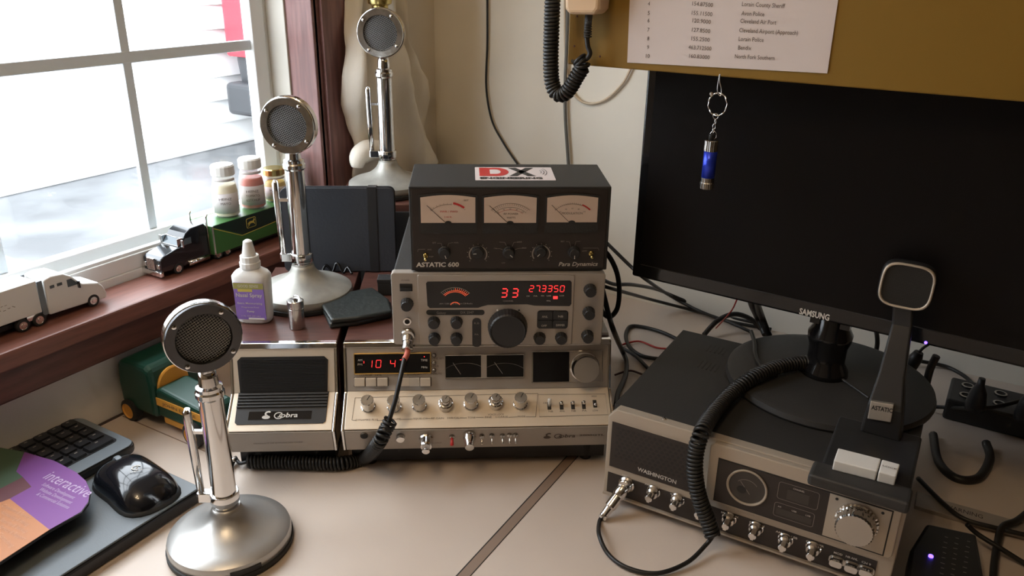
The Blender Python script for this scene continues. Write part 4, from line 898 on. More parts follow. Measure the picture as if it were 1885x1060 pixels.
# ------------------------------------------------------------------ toy lorries on the sill
ZS = .178
def wheels(t, ss, r=.0088, w=.044, mt=M_chrome):
    for s_ in ss:
        for sd in (-1, 1):
            mb = MB(); T = Matrix.Translation((s_, sd*w/2, r)) @ Matrix.Rotation(-sd*PI/2, 4, 'X')
            mb.lathe([(r*.6, -.006), (r, -.005), (r, .0005), (r*.85, .001), (r*.62, .0012), (r*.6, .0004, mt), (r*.3, .0004, mt), (r*.25, .002, mt), (0, .002, mt)], M_rub, T, n=22); mb.obj('wheel', t)
XZ = Matrix(((1, 0, 0, 0), (0, 0, 1, 0), (0, 1, 0, 0), (0, 0, 0, 1)))     # (s, z) profile extruded across
tA = thing('toy_truck', 'white toy articulated lorry with plain white trailer on the window sill', 'toy truck', (-1.053, .634, ZS), -PI/2, 'toy lorries parked on the window sill')
mb = MB(); mb.prism([(.002, .006), (0, .013), (.004, .025), (.010, .032), (.033, .0385), (.0335, .039), (.046, .0535), (.057, .0605), (.074, .0625), (.084, .0600), (.085, .010), (.030, .008), (.012, .006)], -.0225, .0225, M_trwhite, XZ); mb.obj('cab', tA, bevel=.0028, seg=3)
mb = MB(); mb.box((.084, -.014, .007), (.150, .014, .013), M_blk); mb.obj('chassis', tA)
mb = MB(); mb.box((.098, .018, .011), (.115, .0215, .018), M_chrome); mb.box((.098, -.0215, .011), (.115, -.018, .018), M_chrome); mb.obj('fuel_tank', tA)
for sd in (-1, 1):
    mb = MB(); mb.prism([(.0385, .040), (.0475, .0505), (.054, .0505), (.054, .040)], sd*.0226-.0003, sd*.0226+.0003, M_win, XZ); mb.obj('side_window', tA)
    for a_ in ((.061, .068), (.072, .078)):
        mb = MB(); mb.box((a_[0], sd*.0226-.0003, .046), (a_[1], sd*.0226+.0003, .050), M_win); mb.obj('sleeper_window', tA)
    mb = MB(); mb.box((.040, sd*.027-.002, .036), (.042, sd*.027+.002, .046), M_trblk); mb.obj('mirror', tA)
mb = MB(); mb.prism([(.0338, .0402), (.0450, .0532), (.0456, .0526), (.0344, .0396)], -.018, .018, M_win, XZ); mb.obj('windscreen', tA)
for sd in (-.020, .020): mb = MB(); mb.box((.086, sd-.001, .012), (.093, sd+.001, .060), M_bluegrey); mb.obj('side_fairing', tA)
mb = MB(); mb.box((.094, -.022, .018), (.34, .022, .0625), M_trwhite); tra = mb.obj('trailer', tA, bevel=.001)
mb = MB(); mb.box((.100, -.010, .010), (.33, .010, .018), M_blk); mb.obj('trailer_chassis', tA)
mb = MB(); fL = frame((.150, .0223, .037), (-1, 0, 0), (0, 0, 1))
for k in range(9): mb.ribbon([(-.028+k*.006, .0012*(k % 3)), (-.0245+k*.006, .0012*(k % 2))], .0009, M_printd, 0, fL)
for k in range(6): mb.ribbon([(-.014+k*.005, .006), (-.011+k*.005, .0065)], .0007, M_printd, 0, fL)
mb.obj('faded_print', tra)
wheels(tA, (.022, .100, .122, .30, .32))
tB = thing('toy_truck', 'black toy articulated lorry with green deer-logo trailer on the window sill', 'toy truck', (-1.057, .726, ZS), PI/2, 'toy lorries parked on the window sill')
mb = MB(); mb.prism([(.004, .010), (.004, .030), (.010, .034), (.040, .041), (.042, .042), (.050, .052), (.056, .060), (.066, .0655), (.092, .0665), (.098, .058), (.098, .010), (.030, .008)], -.0205, .0205, M_trblk, XZ); mb.obj('cab', tB, bevel=.0022, seg=3)
mb = MB(); mb.box((0, -.0235, .004), (.006, .0235, .012), M_chrome); mb.obj('bumper', tB, bevel=.0015)
mb = MB(); mb.box((.0015, -.0085, .013), (.0045, .0085, .032), M_chrome)
for k in range(5): mb.box((.0010, -.0070+k*.0032, .014), (.0016, -.0058+k*.0032, .031), M_chromeworn)
mb.obj('radiator_grille', tB, bevel=.0005)
for sd in (-1, 1):
    mb = MB(); mb.box((.002, sd*.0155-.003, .016), (.005, sd*.0155+.003, .023), M_chrome); mb.obj('headlamp', tB, bevel=.001)
    mb = MB(); mb.tube([(.098, sd*.019, .012), (.098, sd*.019, .075), (.101, sd*.019, .079)], .0016, M_chrome, 10); mb.obj('exhaust_stack', tB)
    mb = MB(); mb.prism([(.046, .042), (.053, .052), (.064, .052), (.064, .042)], sd*.0206-.0003, sd*.0206+.0003, M_win, XZ)
    o = mb.obj('side_window', tB); mb = MB(); mb.ribbon([(.046, .042), (.053, .052), (.064, .052), (.064, .042)], .0008, M_chrome, sd*.021, XZ, True); mb.obj('window_frame', o)
    mb = MB(); mb.box((.042, sd*.026-.002, .041), (.044, sd*.026+.002, .053), M_chrome); mb.obj('mirror', tB)
    mb = MB(); mb.tube([(.052, sd*.021, .011), (.092, sd*.021, .011)], .0045, M_chrome, 12); mb.obj('fuel_tank', tB)
mb = MB(); mb.prism([(.0412, .0425), (.0495, .0525), (.0488, .0530), (.0405, .0430)], -.017, .017, M_win, XZ); o = mb.obj('windscreen', tB)
mb = MB(); mb.box((.040, -.018, .0415), (.042, .018, .0430), M_chrome); mb.box((.048, -.018, .0525), (.050, .018, .0540), M_chrome); mb.box((.040, -.0185, .042), (.0495, -.0175, .054), M_chrome); mb.box((.040, .0175, .042), (.0495, .0185, .054), M_chrome); mb.obj('sun_visor', tB, bevel=.0004)
mb = MB(); mb.box((.098, -.012, .007), (.150, .012, .012), M_blk); mb.obj('chassis', tB)
X0, X1, YN = .099, .335, -.0275
mb = MB(); mb.box((X0, -.0275, .012), (X1, .0275, .0602), M_trgreen); trb = mb.obj('trailer', tB, bevel=.0008)
mb = MB(); fN = frame((0, YN, 0), (1, 0, 0), (0, 0, 1))
mb.prism([(X0+.002, .0595), (X1-.001, .0595), (X1-.001, .040), (X0+.062, .030)], 0, .0003, M_trgreend, fN)
mb.ribbon([(X0+.002, .0570), (X0+.060, .029), (X1-.001, .039)], .0012, M_yel, .0005, fN); mb.box((X0+.001, .0121, 0), (X0+.004, .060, .0006), M_chrome, fN); mb.obj('side_stripe', trb)
mb = MB(); cx0, cy0 = X0+.082, .046; mb.prism(rrect(cx0-.0105, cy0-.0085, cx0+.0105, cy0+.0085, .003), .0003, .0006, M_yel, fN); mb.prism(rrect(cx0-.0095, cy0-.0075, cx0+.0095, cy0+.0075, .0025), .0006, .0008, M_trgreend, fN)
deer = [(-8, -1), (-5, 1.5), (-1, 2.5), (3, 2), (5, 4), (5.5, 6), (7, 4.5), (8.5, 3), (7, 2.5), (5.5, 0), (7, -2.5), (8, -5), (6.5, -3.5), (4, -1.5), (0, -1), (-3, -1.5), (-5, -4), (-7.5, -5.5), (-6, -3), (-6.5, -1)]
mb.prism([(cx0+a*.00105, cy0+b*.0011) for a, b in deer], .0008, .001, M_yel, fN); mb.obj('deer_logo', trb)
mb = MB(); mb.box((.112, -.020, .006), (.330, .020, .012), M_blk); mb.obj('trailer_chassis', tB)
for sd in (-1, 1):
    mb = MB(); mb.tube([(.185, sd*.019, .012), (.190, sd*.019, .001), (.196, sd*.019, .012)], .0013, M_blk, 6); mb.obj('landing_leg', tB)
wheels(tB, (.034, .112, .131, .30, .32), r=.0085, w=.042)
# ------------------------------------------------------------------ lap board, keyboard, mouse mat, mouse
lb_ = thing('lap_board', 'slate grey lap board lying on the desk under keyboard and mouse', 'board', (-.86, .35, 0), 0)
mb = MB(); mb.box((-.158, -.30, .001), (.105, .190, .018), M_blk); mb.obj('core', lb_, bevel=.003)
mb = MB(); mb.box((-.157, -.299, .0185), (.104, .189, .0210), M_board); mb.obj('top_sheet', lb_, bevel=.001)
kb = thing('keyboard', 'black keyboard with blue-grey rim at the window wall partly under the mouse mat', 'keyboard', (-.965, .30, .0211), 0)
mb = MB(); mb.prism(rrect(-.058, -.22, .074, .252, .014), 0, .012, M_blk); mb.obj('base', kb, bevel=.003)
mb = MB(); mb.prism(rrect(-.050, -.21, .073, .250, .013), .0122, .0140, M_bluegrey); mb.obj('rim', kb, bevel=.001)
mb = MB(); mb.prism(rrect(-.050, -.21, .050, .240, .006), .0141, .0148, M_blk); mb.obj('key_well', kb)
NK = 0
for r_ in range(5):
    for k in range(11):
        yv = .236-k*.0195; xu = .048-r_*.0195
        wk = .0168
        if yv-wk < .02: continue
        if r_ == 0 and k == 1: continue
        y1 = yv; y0 = yv-wk-(.0195 if (r_ == 0 and k == 0) or (r_ == 1 and k == 10) else 0)
        mb = MB(); mb.prism(rrect(xu-.0165, y0, xu, y1, .002), .0149, .0185, M_key, taper=.08); mb.box((xu-.0125, (y0+y1)/2-.002, .0186), (xu-.0105, (y0+y1)/2+.002, .0187), M_printd); mb.obj('key', kb); NK += 1
pad = thing('mouse_mat', 'purple, orange and dark green printed mouse mat overlapping the keyboard', 'mouse mat', (-.93, .33, .0405), 0)
zt = .0405+.004
fpad = Face(pad, frame((0, 0, .004), (1, 0, 0), (0, 1, 0)))
q = [fpad.at(*p) for p in ((166, 905),)]
out = [fpad.at(*p) for p in ((45, 832), (100, 848), (140, 869), (158, 885), (167, 903), (163, 925), (150, 943), (90, 976), (0, 1035), (-60, 1075), (-150, 1000), (-150, 880), (-60, 812))]
mb = MB(); mb.prism(out, -.004, -.0002, M_blk, fpad.L); mb.obj('rubber_base', pad, bevel=.001)
mb = MB()
for pl_, mt_ in ((((45, 832), (100, 848), (140, 869), (158, 885), (166, 903), (162, 924), (149, 942), (91, 975), (18, 918), (58, 896), (42, 878), (30, 868)), M_purple), (((91, 975), (0, 1034), (-60, 1074), (-150, 1000), (-40, 940), (18, 918)), M_oran2), (((45, 832), (30, 868), (42, 878), (-10, 905), (-150, 900), (-150, 881), (-60, 813)), M_green2), (((42, 878), (58, 896), (18, 918), (-40, 940), (-150, 1000), (-150, 900), (-10, 905)), M_maroon)): fpad.poly(mb, pl_, -.0002, .0002, mt_)
prn = mb.obj('printed_sheet', pad)
mb = MB(); fpad.txt(mb, 'interactive', (78, 880), (157, 916), .017, M_padtext, .0003)
for i, t_ in enumerate(('Software Development', 'Website Development', '& Commercial Solutions')): fpad.txt(mb, t_, (76-i*5, 893+i*9), (134-i*5, 919+i*9), .0055, M_padtext, .0003)
for i in range(5): fpad.txt(mb, ('Computers & Servers', 'Networking & Wiring', 'Security & Backup', 'Service & Support', 'Consulting')[i], (2-i*2, 932+i*13), (52-i*3-(20 if i == 4 else 0), 956+i*13), .0055, M_padtexto, .0003)
mb.obj('lettering', prn)
# mouse
mp_ = pz(250, 900, .0215); ms = thing('computer_mouse', 'glossy black wireless mouse lying on the lap board', 'mouse', (mp_.x, mp_.y, .0212), R_(-8))
def mouse_surf(mb, mt, L=.060, Wd=.040, Hh=.034):
    nu, nv = 28, 18; vs = []
    for i in range(nv+1):
        ph = i/nv*PI/2
        for k in range(nu):
            t = 2*PI*k/nu; c, s = math.cos(t), math.sin(t); pw = .8
            ex = math.copysign(abs(c)**pw, c); ey = math.copysign(abs(s)**pw, s)
            rr = math.cos(ph)**.62; x = L*ex*rr; yy = Wd*ey*rr*(1-.13*math.cos(x/L*2.6)+.04*ex)
            vs.append((x, yy, Hh*math.sin(ph)*(.82+.22*math.cos((x/L+.15)*1.6))))
    fs = [(i*nu+k, i*nu+(k+1) % nu, (i+1)*nu+(k+1) % nu, (i+1)*nu+k) for i in range(nv) for k in range(nu)]+[tuple(range(nu))[::-1]]
    mb.add(vs, fs, mt, True)
mb = MB(); mouse_surf(mb, M_mouse); mb.obj('shell', ms)
mb = MB(); mouse_surf(mb, M_blkm, .0615, .0415, .017); mb.obj('rubber_side', ms)
mb = MB(); mb.lathe([(.0085, -.0035), (.0092, -.002), (.0092, .002), (.0085, .0035)], M_bluegrey, Matrix.Translation((-.034, 0, .0245)) @ Matrix.Rotation(PI/2, 4, 'X'), n=24, rib=-.04); mb.obj('scroll_wheel', ms)
mb = MB(); mb.tube([(-.056, .0012, .008), (-.050, .0012, .0205), (-.040, .0012, .0300), (-.020, .0012, .0338)], .0006, M_ink, 6); mb.obj('button_split', ms)
mb = MB(); T = Matrix.Translation((.012, 0, .0352)) @ Matrix.Rotation(R_(65), 4, 'Z'); mb.ribbon([(.005*math.cos(R_(a)), .004+.004*math.sin(R_(a))) for a in range(20, 300, 25)], .0016, M_print, 0, T); mb.prism([(.0012*math.cos(a)+.001, .004+.0012*math.sin(a)) for a in [k*PI/4 for k in range(8)]], -.0002, .0002, M_print, T); mb.text('Logitech', M_print, T @ TR(0, -.005, 0), width=.014, height=.003); mb.obj('logo', ms)
# ------------------------------------------------------------------ green toy tractor against the wall
tc = pz(300, 780, .02); ta_ = pz(288, 738, .048); tb_ = pz(372, 772, .048); tq = math.atan2(tb_.y-ta_.y, tb_.x-ta_.x)
tr = thing('toy_tractor', 'dark green and orange plastic toy tractor on the desk under the window sill', 'toy tractor', (ta_.x+.010*math.cos(tq)-.025*math.sin(tq), ta_.y+.010*math.sin(tq)+.025*math.cos(tq), 0), tq); print('TRACTOR', (tb_-ta_).length, math.degrees(tq))
def tl(px, py, z): return local_pt(tr, pz(px, py, z))
lo1 = tl(232, 770, .015)
mb = MB(); a = tl(238, 660, .105); b = tl(310, 640, .105)
mb.prism([(-.088, .018), (-.090, .060), (-.086, .090), (-.078, .098), (-.024, .100), (-.014, .094), (-.011, .070), (-.011, .018)], -.028, .078, M_grnhood, XZ); mb.obj('rear_body', tr, bevel=.008, seg=3)
mb = MB(); mb.lathe([(.026, 0), (.0265, .003), (.0245, .0045), (0, .0046)], M_orange, Matrix.Translation((-.0125, .006, .064)) @ Matrix.Rotation(PI/2, 4, 'Y'), n=32); mb.obj('orange_disc', tr)
mb = MB(); mb.prism([(-.012, .022), (-.012, .066), (.0, .070), (.085, .060), (.092, .054), (.092, .022)], -.024, .027, M_grnhood, XZ); mb.obj('bonnet', tr, bevel=.005, seg=3)
mb = MB(); mb.box((-.010, -.0255, .042), (.086, -.0243, .054), M_orange); st = mb.obj('side_stripe', tr)
mb = MB(); mb.text('JOHN DEERE', M_inkb, frame((.038, -.0257, .0455), (1, 0, 0), (0, 0, 1)), width=.07, height=.005); mb.obj('lettering', st)
mb = MB(); mb.box((-.004, -.022, .012), (.07, .022, .024), M_orange); mb.obj('chassis', tr, bevel=.002)
for (xx, yy, rr) in ((.066, -.026, .0185), (.066, .030, .0185), (-.070, -.026, .017), (-.070, .076, .017), (-.004, -.028, .0)):
    if rr == 0: continue
    mb = MB(); T = Matrix.Translation((xx, yy, rr)) @ Matrix.Rotation(PI/2, 4, 'X'); mb.lathe([(rr*.7, -.008), (rr, -.006), (rr, .006), (rr*.7, .008), (rr*.62, .006, M_orange), (0, .007, M_orange)], M_rub, T, n=28); mb.obj('wheel', tr)
# ------------------------------------------------------------------ cream faced radio at the right
wr = thing('transceiver', 'black cased transceiver with cream silver front at the right, carrying the monitor foot', 'radio', (-.323, .806, 0), 0)
WW, WD, WZ0, WZ1 = .338, .266, .012, .136
fW = Face(wr, frame((0, 0, 0), (1, 0, 0), (0, 0, 1)))
mb = MB(); mb.box((.002, .012, WZ0+.002), (WW-.002, WD, WZ1), M_blkm); mb.obj('case', wr, bevel=.0015)
mb = MB(); mb.prism([(0, WZ0), (0, WZ1-.012), (.010, WZ1), (WW-.006, WZ1), (WW, WZ1-.008), (WW, WZ0)], -.014, 0, M_crm, fW.L); mb.obj('front_frame', wr, bevel=.0012)
for fx in (.025, WW-.025):
    for fy in (.03, WD-.03): mb = MB(); mb.lathe([(.010, 0), (.011, .014)], M_rub, TR(fx, fy), n=18); mb.obj('foot', wr)
Z = .0010
def at(px, py, h=0.): return fW.at(px, py, h)
x0, yb_ = at(1123, 858); x1, yt = at(1284, 822); y1s = at(1129, 776)[1]; x1 = at(1284, 822)[0]
xl = at(1126, 800)[0]; ysb = at(1140, 862)[1]
mb = MB(); mb.box((xl, ysb, 0), (x1, y1s, .0008), M_dkface, fW.L)
gp = mb.obj('speaker_grille', wr)
mb = MB(); k = 0; yy = y1s-.007
while yy > ysb+.016:
    xx = xl+.008+(.0034 if k % 2 else 0)
    while xx < x1-.004: mb.prism([(xx+.0022*math.cos(a), yy+.0020*math.sin(a)) for a in [PI*i/3 for i in range(6)]], .0008, .0010, M_ink, fW.L); xx += .0068
    yy -= .0050; k += 1
o = mb.obj('perforations', gp); o['kind'] = 'stuff'
mb = MB(); fW.txt(mb, 'WASHINGTON', (1174, 865), (1245, 890), .0055, M_print, .0012, bold=.02); mb.obj('lettering', gp)
ystT = at(1121, 868)[1]; ystB = WZ0+.004
mb = MB(); mb.box((xl-.001, ystB, 0), (WW-.016, ystT, .0009), M_dkface, fW.L); mb.obj('control_strip', wr)
mb = MB(); mb.ribbon([(xl-.0015, y1s+.002), (x1+.0015, y1s+.002), (x1+.0015, ysb-.002), (xl-.0015, ysb-.002)], .0012, M_crm, .0013, fW.L, True)
mb.box((.001, .0125, .0005), (WW-.001, WZ0+.003, .004), M_crm, fW.L); mb.obj('frame_trim', wr)
# raised right hand module
RX0 = at(1305, 840, .008)[0]; RX1 = at(1664, 932, .008)[0]; RY1 = WZ1-.001; RY0 = at(1300, 918, .008)[1]
mb = MB(); mb.prism([(RX0, RY0+.006), (RX0, RY1-.006), (RX0+.005, RY1), (RX1-.004, RY1), (RX1, RY1-.005), (RX1, RY0+.004), (RX1-.003, RY0), (RX0+.006, RY0)], 0, .008, M_crm, fW.L)
mod = mb.obj('display_module', wr, bevel=.0012)
Zm = .0081
a = fW.at(1323, 842, Zm); b = fW.at(1647, 936, Zm); iy0 = fW.at(1312, 920, Zm)[1]; ix0, iy1 = a; ix1 = b[0]; ixm = fW.at(1522, 940, Zm)[0]
mb = MB(); mb.box((ix0, iy0, Zm-.001), (ix1, iy1, Zm), M_ink, fW.L); mb.box((ix0+.0015, iy0+.0015, Zm-.001), (ixm, iy1-.0015, Zm+.0004), M_dkface, fW.L); mb.box((ixm, iy0+.0018, Zm-.001), (ix1-.0015, iy1-.0018, Zm+.0005), M_crm, fW.L); mb.obj('face_panel', mod)
Z = Zm+.0006
x, y = fW.at(1375, 897, Z); mb = MB(); mb.lathe([(.0228, Zm), (.0232, Zm+.002), (.0222, Zm+.0026), (.0206, Zm+.0018), (.0204, Zm+.0008)], M_crm, fW.L @ TR(x, y), n=48, caps=False); mt_o = mb.obj('round_meter', mod)
mb = MB(); mb.lathe([(.0205, Zm+.0006), (0, Zm+.0007)], M_meterdark, fW.L @ TR(x, y), n=40, caps=False); mb.obj('meter_card', mt_o)
mb = MB(); mb.prism([(x-.0205*math.cos(R_(k)), y+.002+.0205*math.sin(R_(k))*.0-.0) for k in (0, 1)]+[(x-.004, y+.0008), (x-.014, y+.012)], Z+.0002, Z+.0003, M_ink, fW.L) if False else mb.ribbon([(x+.014*math.cos(R_(k)), y-.004+.014*math.sin(R_(k))) for k in range(40, 141, 10)], .0005, M_printd, Z+.0004, fW.L)
mb.ribbon([(x+.004, y-.008), (x-.008, y+.006)], .0006, M_printd, Z+.0004, fW.L)
mb.prism([(x-.0055+.0055*math.cos(R_(k)), y-.0045+.0050*math.sin(R_(k))) for k in range(0, 360, 24)], Z+.0003, Z+.0006, M_ink, fW.L); mb.obj('meter_needle', mt_o)
def lrect(face, p0, p1, r, mt_, z, wd_=.0004, inset=None):
    a = face.at(*p0, z); b = face.at(*p1, z); return a, b
cx_, cy_ = fW.at(1469, 913, Z); mb = MB(); mb.ribbon(rrect(cx_-.0215, cy_-.0105, cx_+.0215, cy_+.0115, .003), .0004, M_printd, Z+.0001, fW.L, True)
cx2, cy2 = fW.at(1461, 946, Z); mb.ribbon(rrect(cx2-.0215, cy2-.0095, cx2+.0215, cy2+.0085, .003), .0004, M_printd, Z+.0001, fW.L, True); mb.obj('outline', mod)
mb = MB(); mb.box((cx_-.0115, cy_-.008, Z-.0004), (cx_+.0115, cy_+.005, Z+.0002), M_meterdark, fW.L); mb.obj('channel_window', mod)
mb = MB(); mb.box((cx2-.019, cy2-.0065, Z-.0004), (cx2+.019, cy2+.0015, Z+.0002), M_meterdark, fW.L); mb.obj('mode_window', mod)
mb = MB()
for t_, xx, yy, w_, h_ in (('CHANNEL', cx_, cy_+.0068, .012, .0022), ('AM', cx2-.016, cy2+.0030, .0035, .0020), ('USB', cx2, cy2+.0030, .005, .0020), ('LSB', cx2+.015, cy2+.0030, .005, .0020)): mb.text(t_, M_print, fW.L @ TR(xx, yy, Z+.0003), width=w_, height=h_)
fW.txt(mb, 'AM-SSB TRANSCEIVER', (1340, 927), (1393, 943), .0022, M_printd, Z+.0003)
mb.obj('lettering', mod)
x, y = fW.at(1572, 978, .028); T = fW.L @ TR(x, y); mb = MB(); mb.lathe([(.0225, Zm), (.0222, .011), (.0205, .012), (.0198, .026), (.0185, .028, M_chromeworn), (.0, .0280, M_alu)], M_chrome, T, n=64, rib=-.03); mb.obj('channel_knob', mod)
for px, py in ((1540.5, 919), (1625, 945)):
    mb = MB(); fW.disc(mb, px, py, .0016, Zm, Zm+.0014, M_ink, 12); mb.obj('indicator', mod)
# bottom row
def chrome_knob(px, py, r=.0078, h=.020, name='control_knob', flat=True):
    x, y = fW.at(px, py, h); y = max(y, .024); mb = MB(); T = fW.L @ TR(x, y)
    mb.lathe([(r*1.12, .0009), (r*1.1, .002), (r*.95, .003), (r*.9, .008), (r*.62, .010), (r*.58, h-.001), (r*.45, h)], M_chrome, T, n=24)
    if flat: mb.box((-r*.22, -r*.55, .009), (r*.22, r*.55, h+.0006), M_chrome, T)
    return mb.obj(name, wr, bevel=0)
for px, py in ((1193, 919), (1238, 934), (1284, 950), (1334, 970), (1384, 988), (1439, 1010), (1491, 1026)): chrome_knob(px, py)
for px, py in ((1538, 1038), (1566, 1048), (1593, 1056)):
    x, y = fW.at(px, py, .008); mb = MB(); mb.prism(rrect(x-.0085, y-.0058, x+.0085, y+.0058, .0045), .0009, .0022, M_chromeworn, fW.L); mb.prism(rrect(x-.0068, y-.0044, x+.0068, y+.0044, .0035), .002, .009, M_chrome, fW.L); mb.obj('push_button', wr, bevel=.0006)
mb = MB()
for t_, a_, b_ in (('MIC', (1146, 874), (1157, 878)), ('PHONE', (1188, 891), (1208, 898)), ('VOLUME', (1234, 909), (1259, 917)), ('MIC GAIN', (1328, 943), (1359, 953)), ('RF GAIN', (1380, 961), (1407, 970)), ('AM USB LSB', (1428, 978), (1468, 992)), ('CLARIFIER', (1484, 996), (1517, 1007)), ('MOD', (1535, 1017), (1551, 1022)), ('NB ANL', (1557, 1024), (1579, 1031)), ('CH 9', (1586, 1034), (1603, 1040))): fW.txt(mb, t_, a_, b_, .0027, M_print, .0011, bold=.02)
mb.obj('lettering', wr)
mb = MB()
for gx, gy in ((1322, 644), (1307, 674)):
    p = local_pt(wr, pz(gx, gy, WZ1))
    for k in range(5): mb.box((p.x-.014+k*.0058, p.y-.012, 0), (p.x-.0125+k*.0058, p.y+.010, .0004), M_ink, Matrix.Translation((0, 0, WZ1)))
mb.obj('vent_slots', wr)
p = local_pt(wr, pz(1223, 771, WZ1)); mb = MB(); mb.lathe([(.003, WZ1), (.0028, WZ1+.001), (.0015, WZ1+.002)], M_chrome, TR(p.x, p.y), n=14); mb.obj('screw', wr)
# ------------------------------------------------------------------ monitor
mo = thing('monitor', 'large switched-off black monitor on a round foot behind the transceiver', 'monitor', (-.106, 1.014, .1365), R_(-3.6))
NB = mo
mb = MB(); mb.lathe([(.128, 0), (.129, .003), (.127, .009), (.120, .0115), (.04, .0135), (0, .0135)], M_charc, n=72); mb.obj('foot_disc', mo, loc=(0, 0, 0))
mb = MB(); mb.lathe([(.030, .0125), (.029, .020), (.023, .030), (.0235, .052), (.027, .062), (.0275, .070), (.022, .080), (.022, .16)], M_gloss, TR(-.006, .0), n=36); mb.box((-.030, -.018, .085), (.018, .012, .19), M_gloss); mb.obj('neck', mo)
SX0 = -.2665; SY = -.046; SZ = .1025; SWd, SHt = .590, .335
fM = Face(mo, frame((SX0, SY, SZ), (1, 0, 0), (0, 0, 1)))
mb = MB(); mb.box((0, 0, -.020), (SWd, SHt, 0), M_gloss, fM.L); mb.prism([(.05, .03), (SWd-.05, .03), (SWd-.09, SHt-.03), (.09, SHt-.03)], -.040, -.019, M_blk, fM.L); mb.obj('housing', mo, bevel=.003, seg=3)
mb = MB(); mb.box((.012, .020, 0), (SWd-.012, SHt-.012, .0004), M_screen, fM.L); mb.obj('screen', mo)
mb = MB(); mb.box((.012, .0192, 0), (SWd-.012, .0202, .0008), M_charc, fM.L); mb.obj('bezel_edge', mo)
mb = MB(); fM.txt(mb, 'SAMSUNG', (1471, 577), (1526, 590), .0080, M_print, .0004, bold=.03); mb.obj('lettering', mo)
mb = MB(); fM.disc(mb, 1704, 631, .0017, 0, .001, M_blueled, 12); mb.obj('power_light', mo)
# ------------------------------------------------------------------ square headed desk microphone on the transceiver
am = thing('desk_microphone', 'black desk microphone with square rounded head and white press bar on the transceiver', 'microphone', (-.032, .86, .1365))
def al(px, py, z): return local_pt(am, pz(px, py, z))
mb = MB(); mb.box((-.050, -.092, 0), (.048, -.060, .014), M_charc); mb.obj('front_bar', am, bevel=.004, seg=3)
Xp = Matrix(((0, 0, 1, 0), (1, 0, 0, 0), (0, 1, 0, 0), (0, 0, 0, 1)))
mb = MB(); mb.prism([(-.070, 0), (-.066, .012), (-.030, .015), (.015, .016), (.030, .017), (.043, .018), (.046, 0)], -.042, .046, M_blk, Xp); mb.obj('base', am, bevel=.003, seg=3)
zb = .1365+.026
for nm_, q_ in (('press_bar', ((1543, 824), (1622, 844), (1615, 867), (1535, 847))), ('lock_key', ((1624, 845), (1657, 854), (1650, 876), (1617.5, 868)))):
    mb = MB(); mb.prism([(al(a_, b_, zb).x, al(a_, b_, zb).y) for a_, b_ in q_], .014, .026, M_white); o = mb.obj(nm_, am, bevel=.0012)
c1 = al(1638, 862, zb); mb = MB(); mb.text('LOCK', M_inkb, frame((c1.x, c1.y, .0262), (1, 0, 0), (0, 1, 0)), width=.014, height=.003); mb.obj('lettering', o)
# neck leaning back from the badge to the head
n0 = local_pt(am, pv(1629, 752, .882)); n1 = local_pt(am, pv(1660, 600, .925)); hc = local_pt(am, pv(1669, 527, .925))
mb = MB()
def ring4(c, w_, d_, tilt): return [(c.x-w_, c.y-d_*.0, c.z), (c.x+w_, c.y, c.z), (c.x+w_, c.y+d_, c.z+tilt), (c.x-w_, c.y+d_, c.z+tilt)]
vs = [(n0.x-.020, n0.y-.0015, .016), (n0.x+.022, n0.y-.0015, .015), (n0.x+.023, n0.y+.024, .015), (n0.x-.021, n0.y+.024, .015)]
for c, w_, d_ in ((n0, .018, .026), (n0.lerp(n1, .4), .0135, .018), (n1, .0105, .014), (hc-Vector((0, 0, .020)), .0105, .012)): vs += ring4(c, w_, d_, 0)
fs = [(3, 2, 1, 0)]+[(i*4+k, i*4+(k+1) % 4, i*4+4+(k+1) % 4, i*4+4+k) for i in range(4) for k in range(4)]+[(16, 17, 18, 19)]
mb.add(vs, fs, M_blk); mb.obj('neck', am, bevel=.0025, seg=3)
fA = Face(am, frame((n0.x, n0.y-.001, n0.z), (1, 0, 0), (0, .12, 1)))
q_ = [fA.at(*p) for p in ((1603, 737), (1646, 744), (1640, 777), (1597, 770))]
mb = MB(); mb.prism(q_, -.012, .0015, M_alu, fA.L); bd = mb.obj('badge', am, bevel=.0008)
mb = MB(); fA.txt(mb, 'ASTATIC', (1604, 752), (1643, 759), .0050, M_ink, .0017, bold=.03); mb.obj('lettering', bd)
TH = frame((hc.x, hc.y, hc.z), (.995, .06, .0), (0, .15, 1)) @ Matrix.Rotation(R_(-2), 4, 'Z')
def squircle(r_, n=40, p=3.6):
    r_ *= .76
    return [(r_*math.copysign(abs(math.cos(t))**(2/p), math.cos(t)), .93*r_*math.copysign(abs(math.sin(t))**(2/p), math.sin(t))) for t in [2*PI*k/n for k in range(n)]]
mb = MB(); mb.prism(squircle(.037), -.022, 0, M_blk, TH, True); mb.prism(squircle(.037), -.034, -.022, M_blk, TH, True, taper=-.25) if False else None; hd = mb.obj('head', am, bevel=.004, seg=3)
mb = MB(); O = squircle(.0355); I_ = squircle(.0315); n = len(O)
vs = [(x, y, 0) for x, y in O]+[(x, y, .0035) for x, y in squircle(.0348)]+[(x, y, .0035) for x, y in squircle(.0322)]+[(x, y, .0) for x, y in I_]
fs = [(r_*n+k, r_*n+(k+1) % n, (r_+1)*n+(k+1) % n, (r_+1)*n+k) for r_ in range(3) for k in range(n)]; mb.add(vs, fs, M_crm, True, TH); mb.obj('head_rim', hd)
mb = MB()
for k in range(-12, 13):
    a_ = k*.0019; L = .0240*(1-abs(a_/.0247)**3.6)**(1/3.6) if abs(a_) < .0247 else 0
    if L > 0: mb.box((a_-.0004, -L*.93, .0006), (a_+.0004, L*.93, .0012), M_charc, TH); mb.box((-L, a_*.95-.0004, .0009), (L, a_*.95+.0004, .0015), M_charc, TH)
mb.obj('grille', hd)
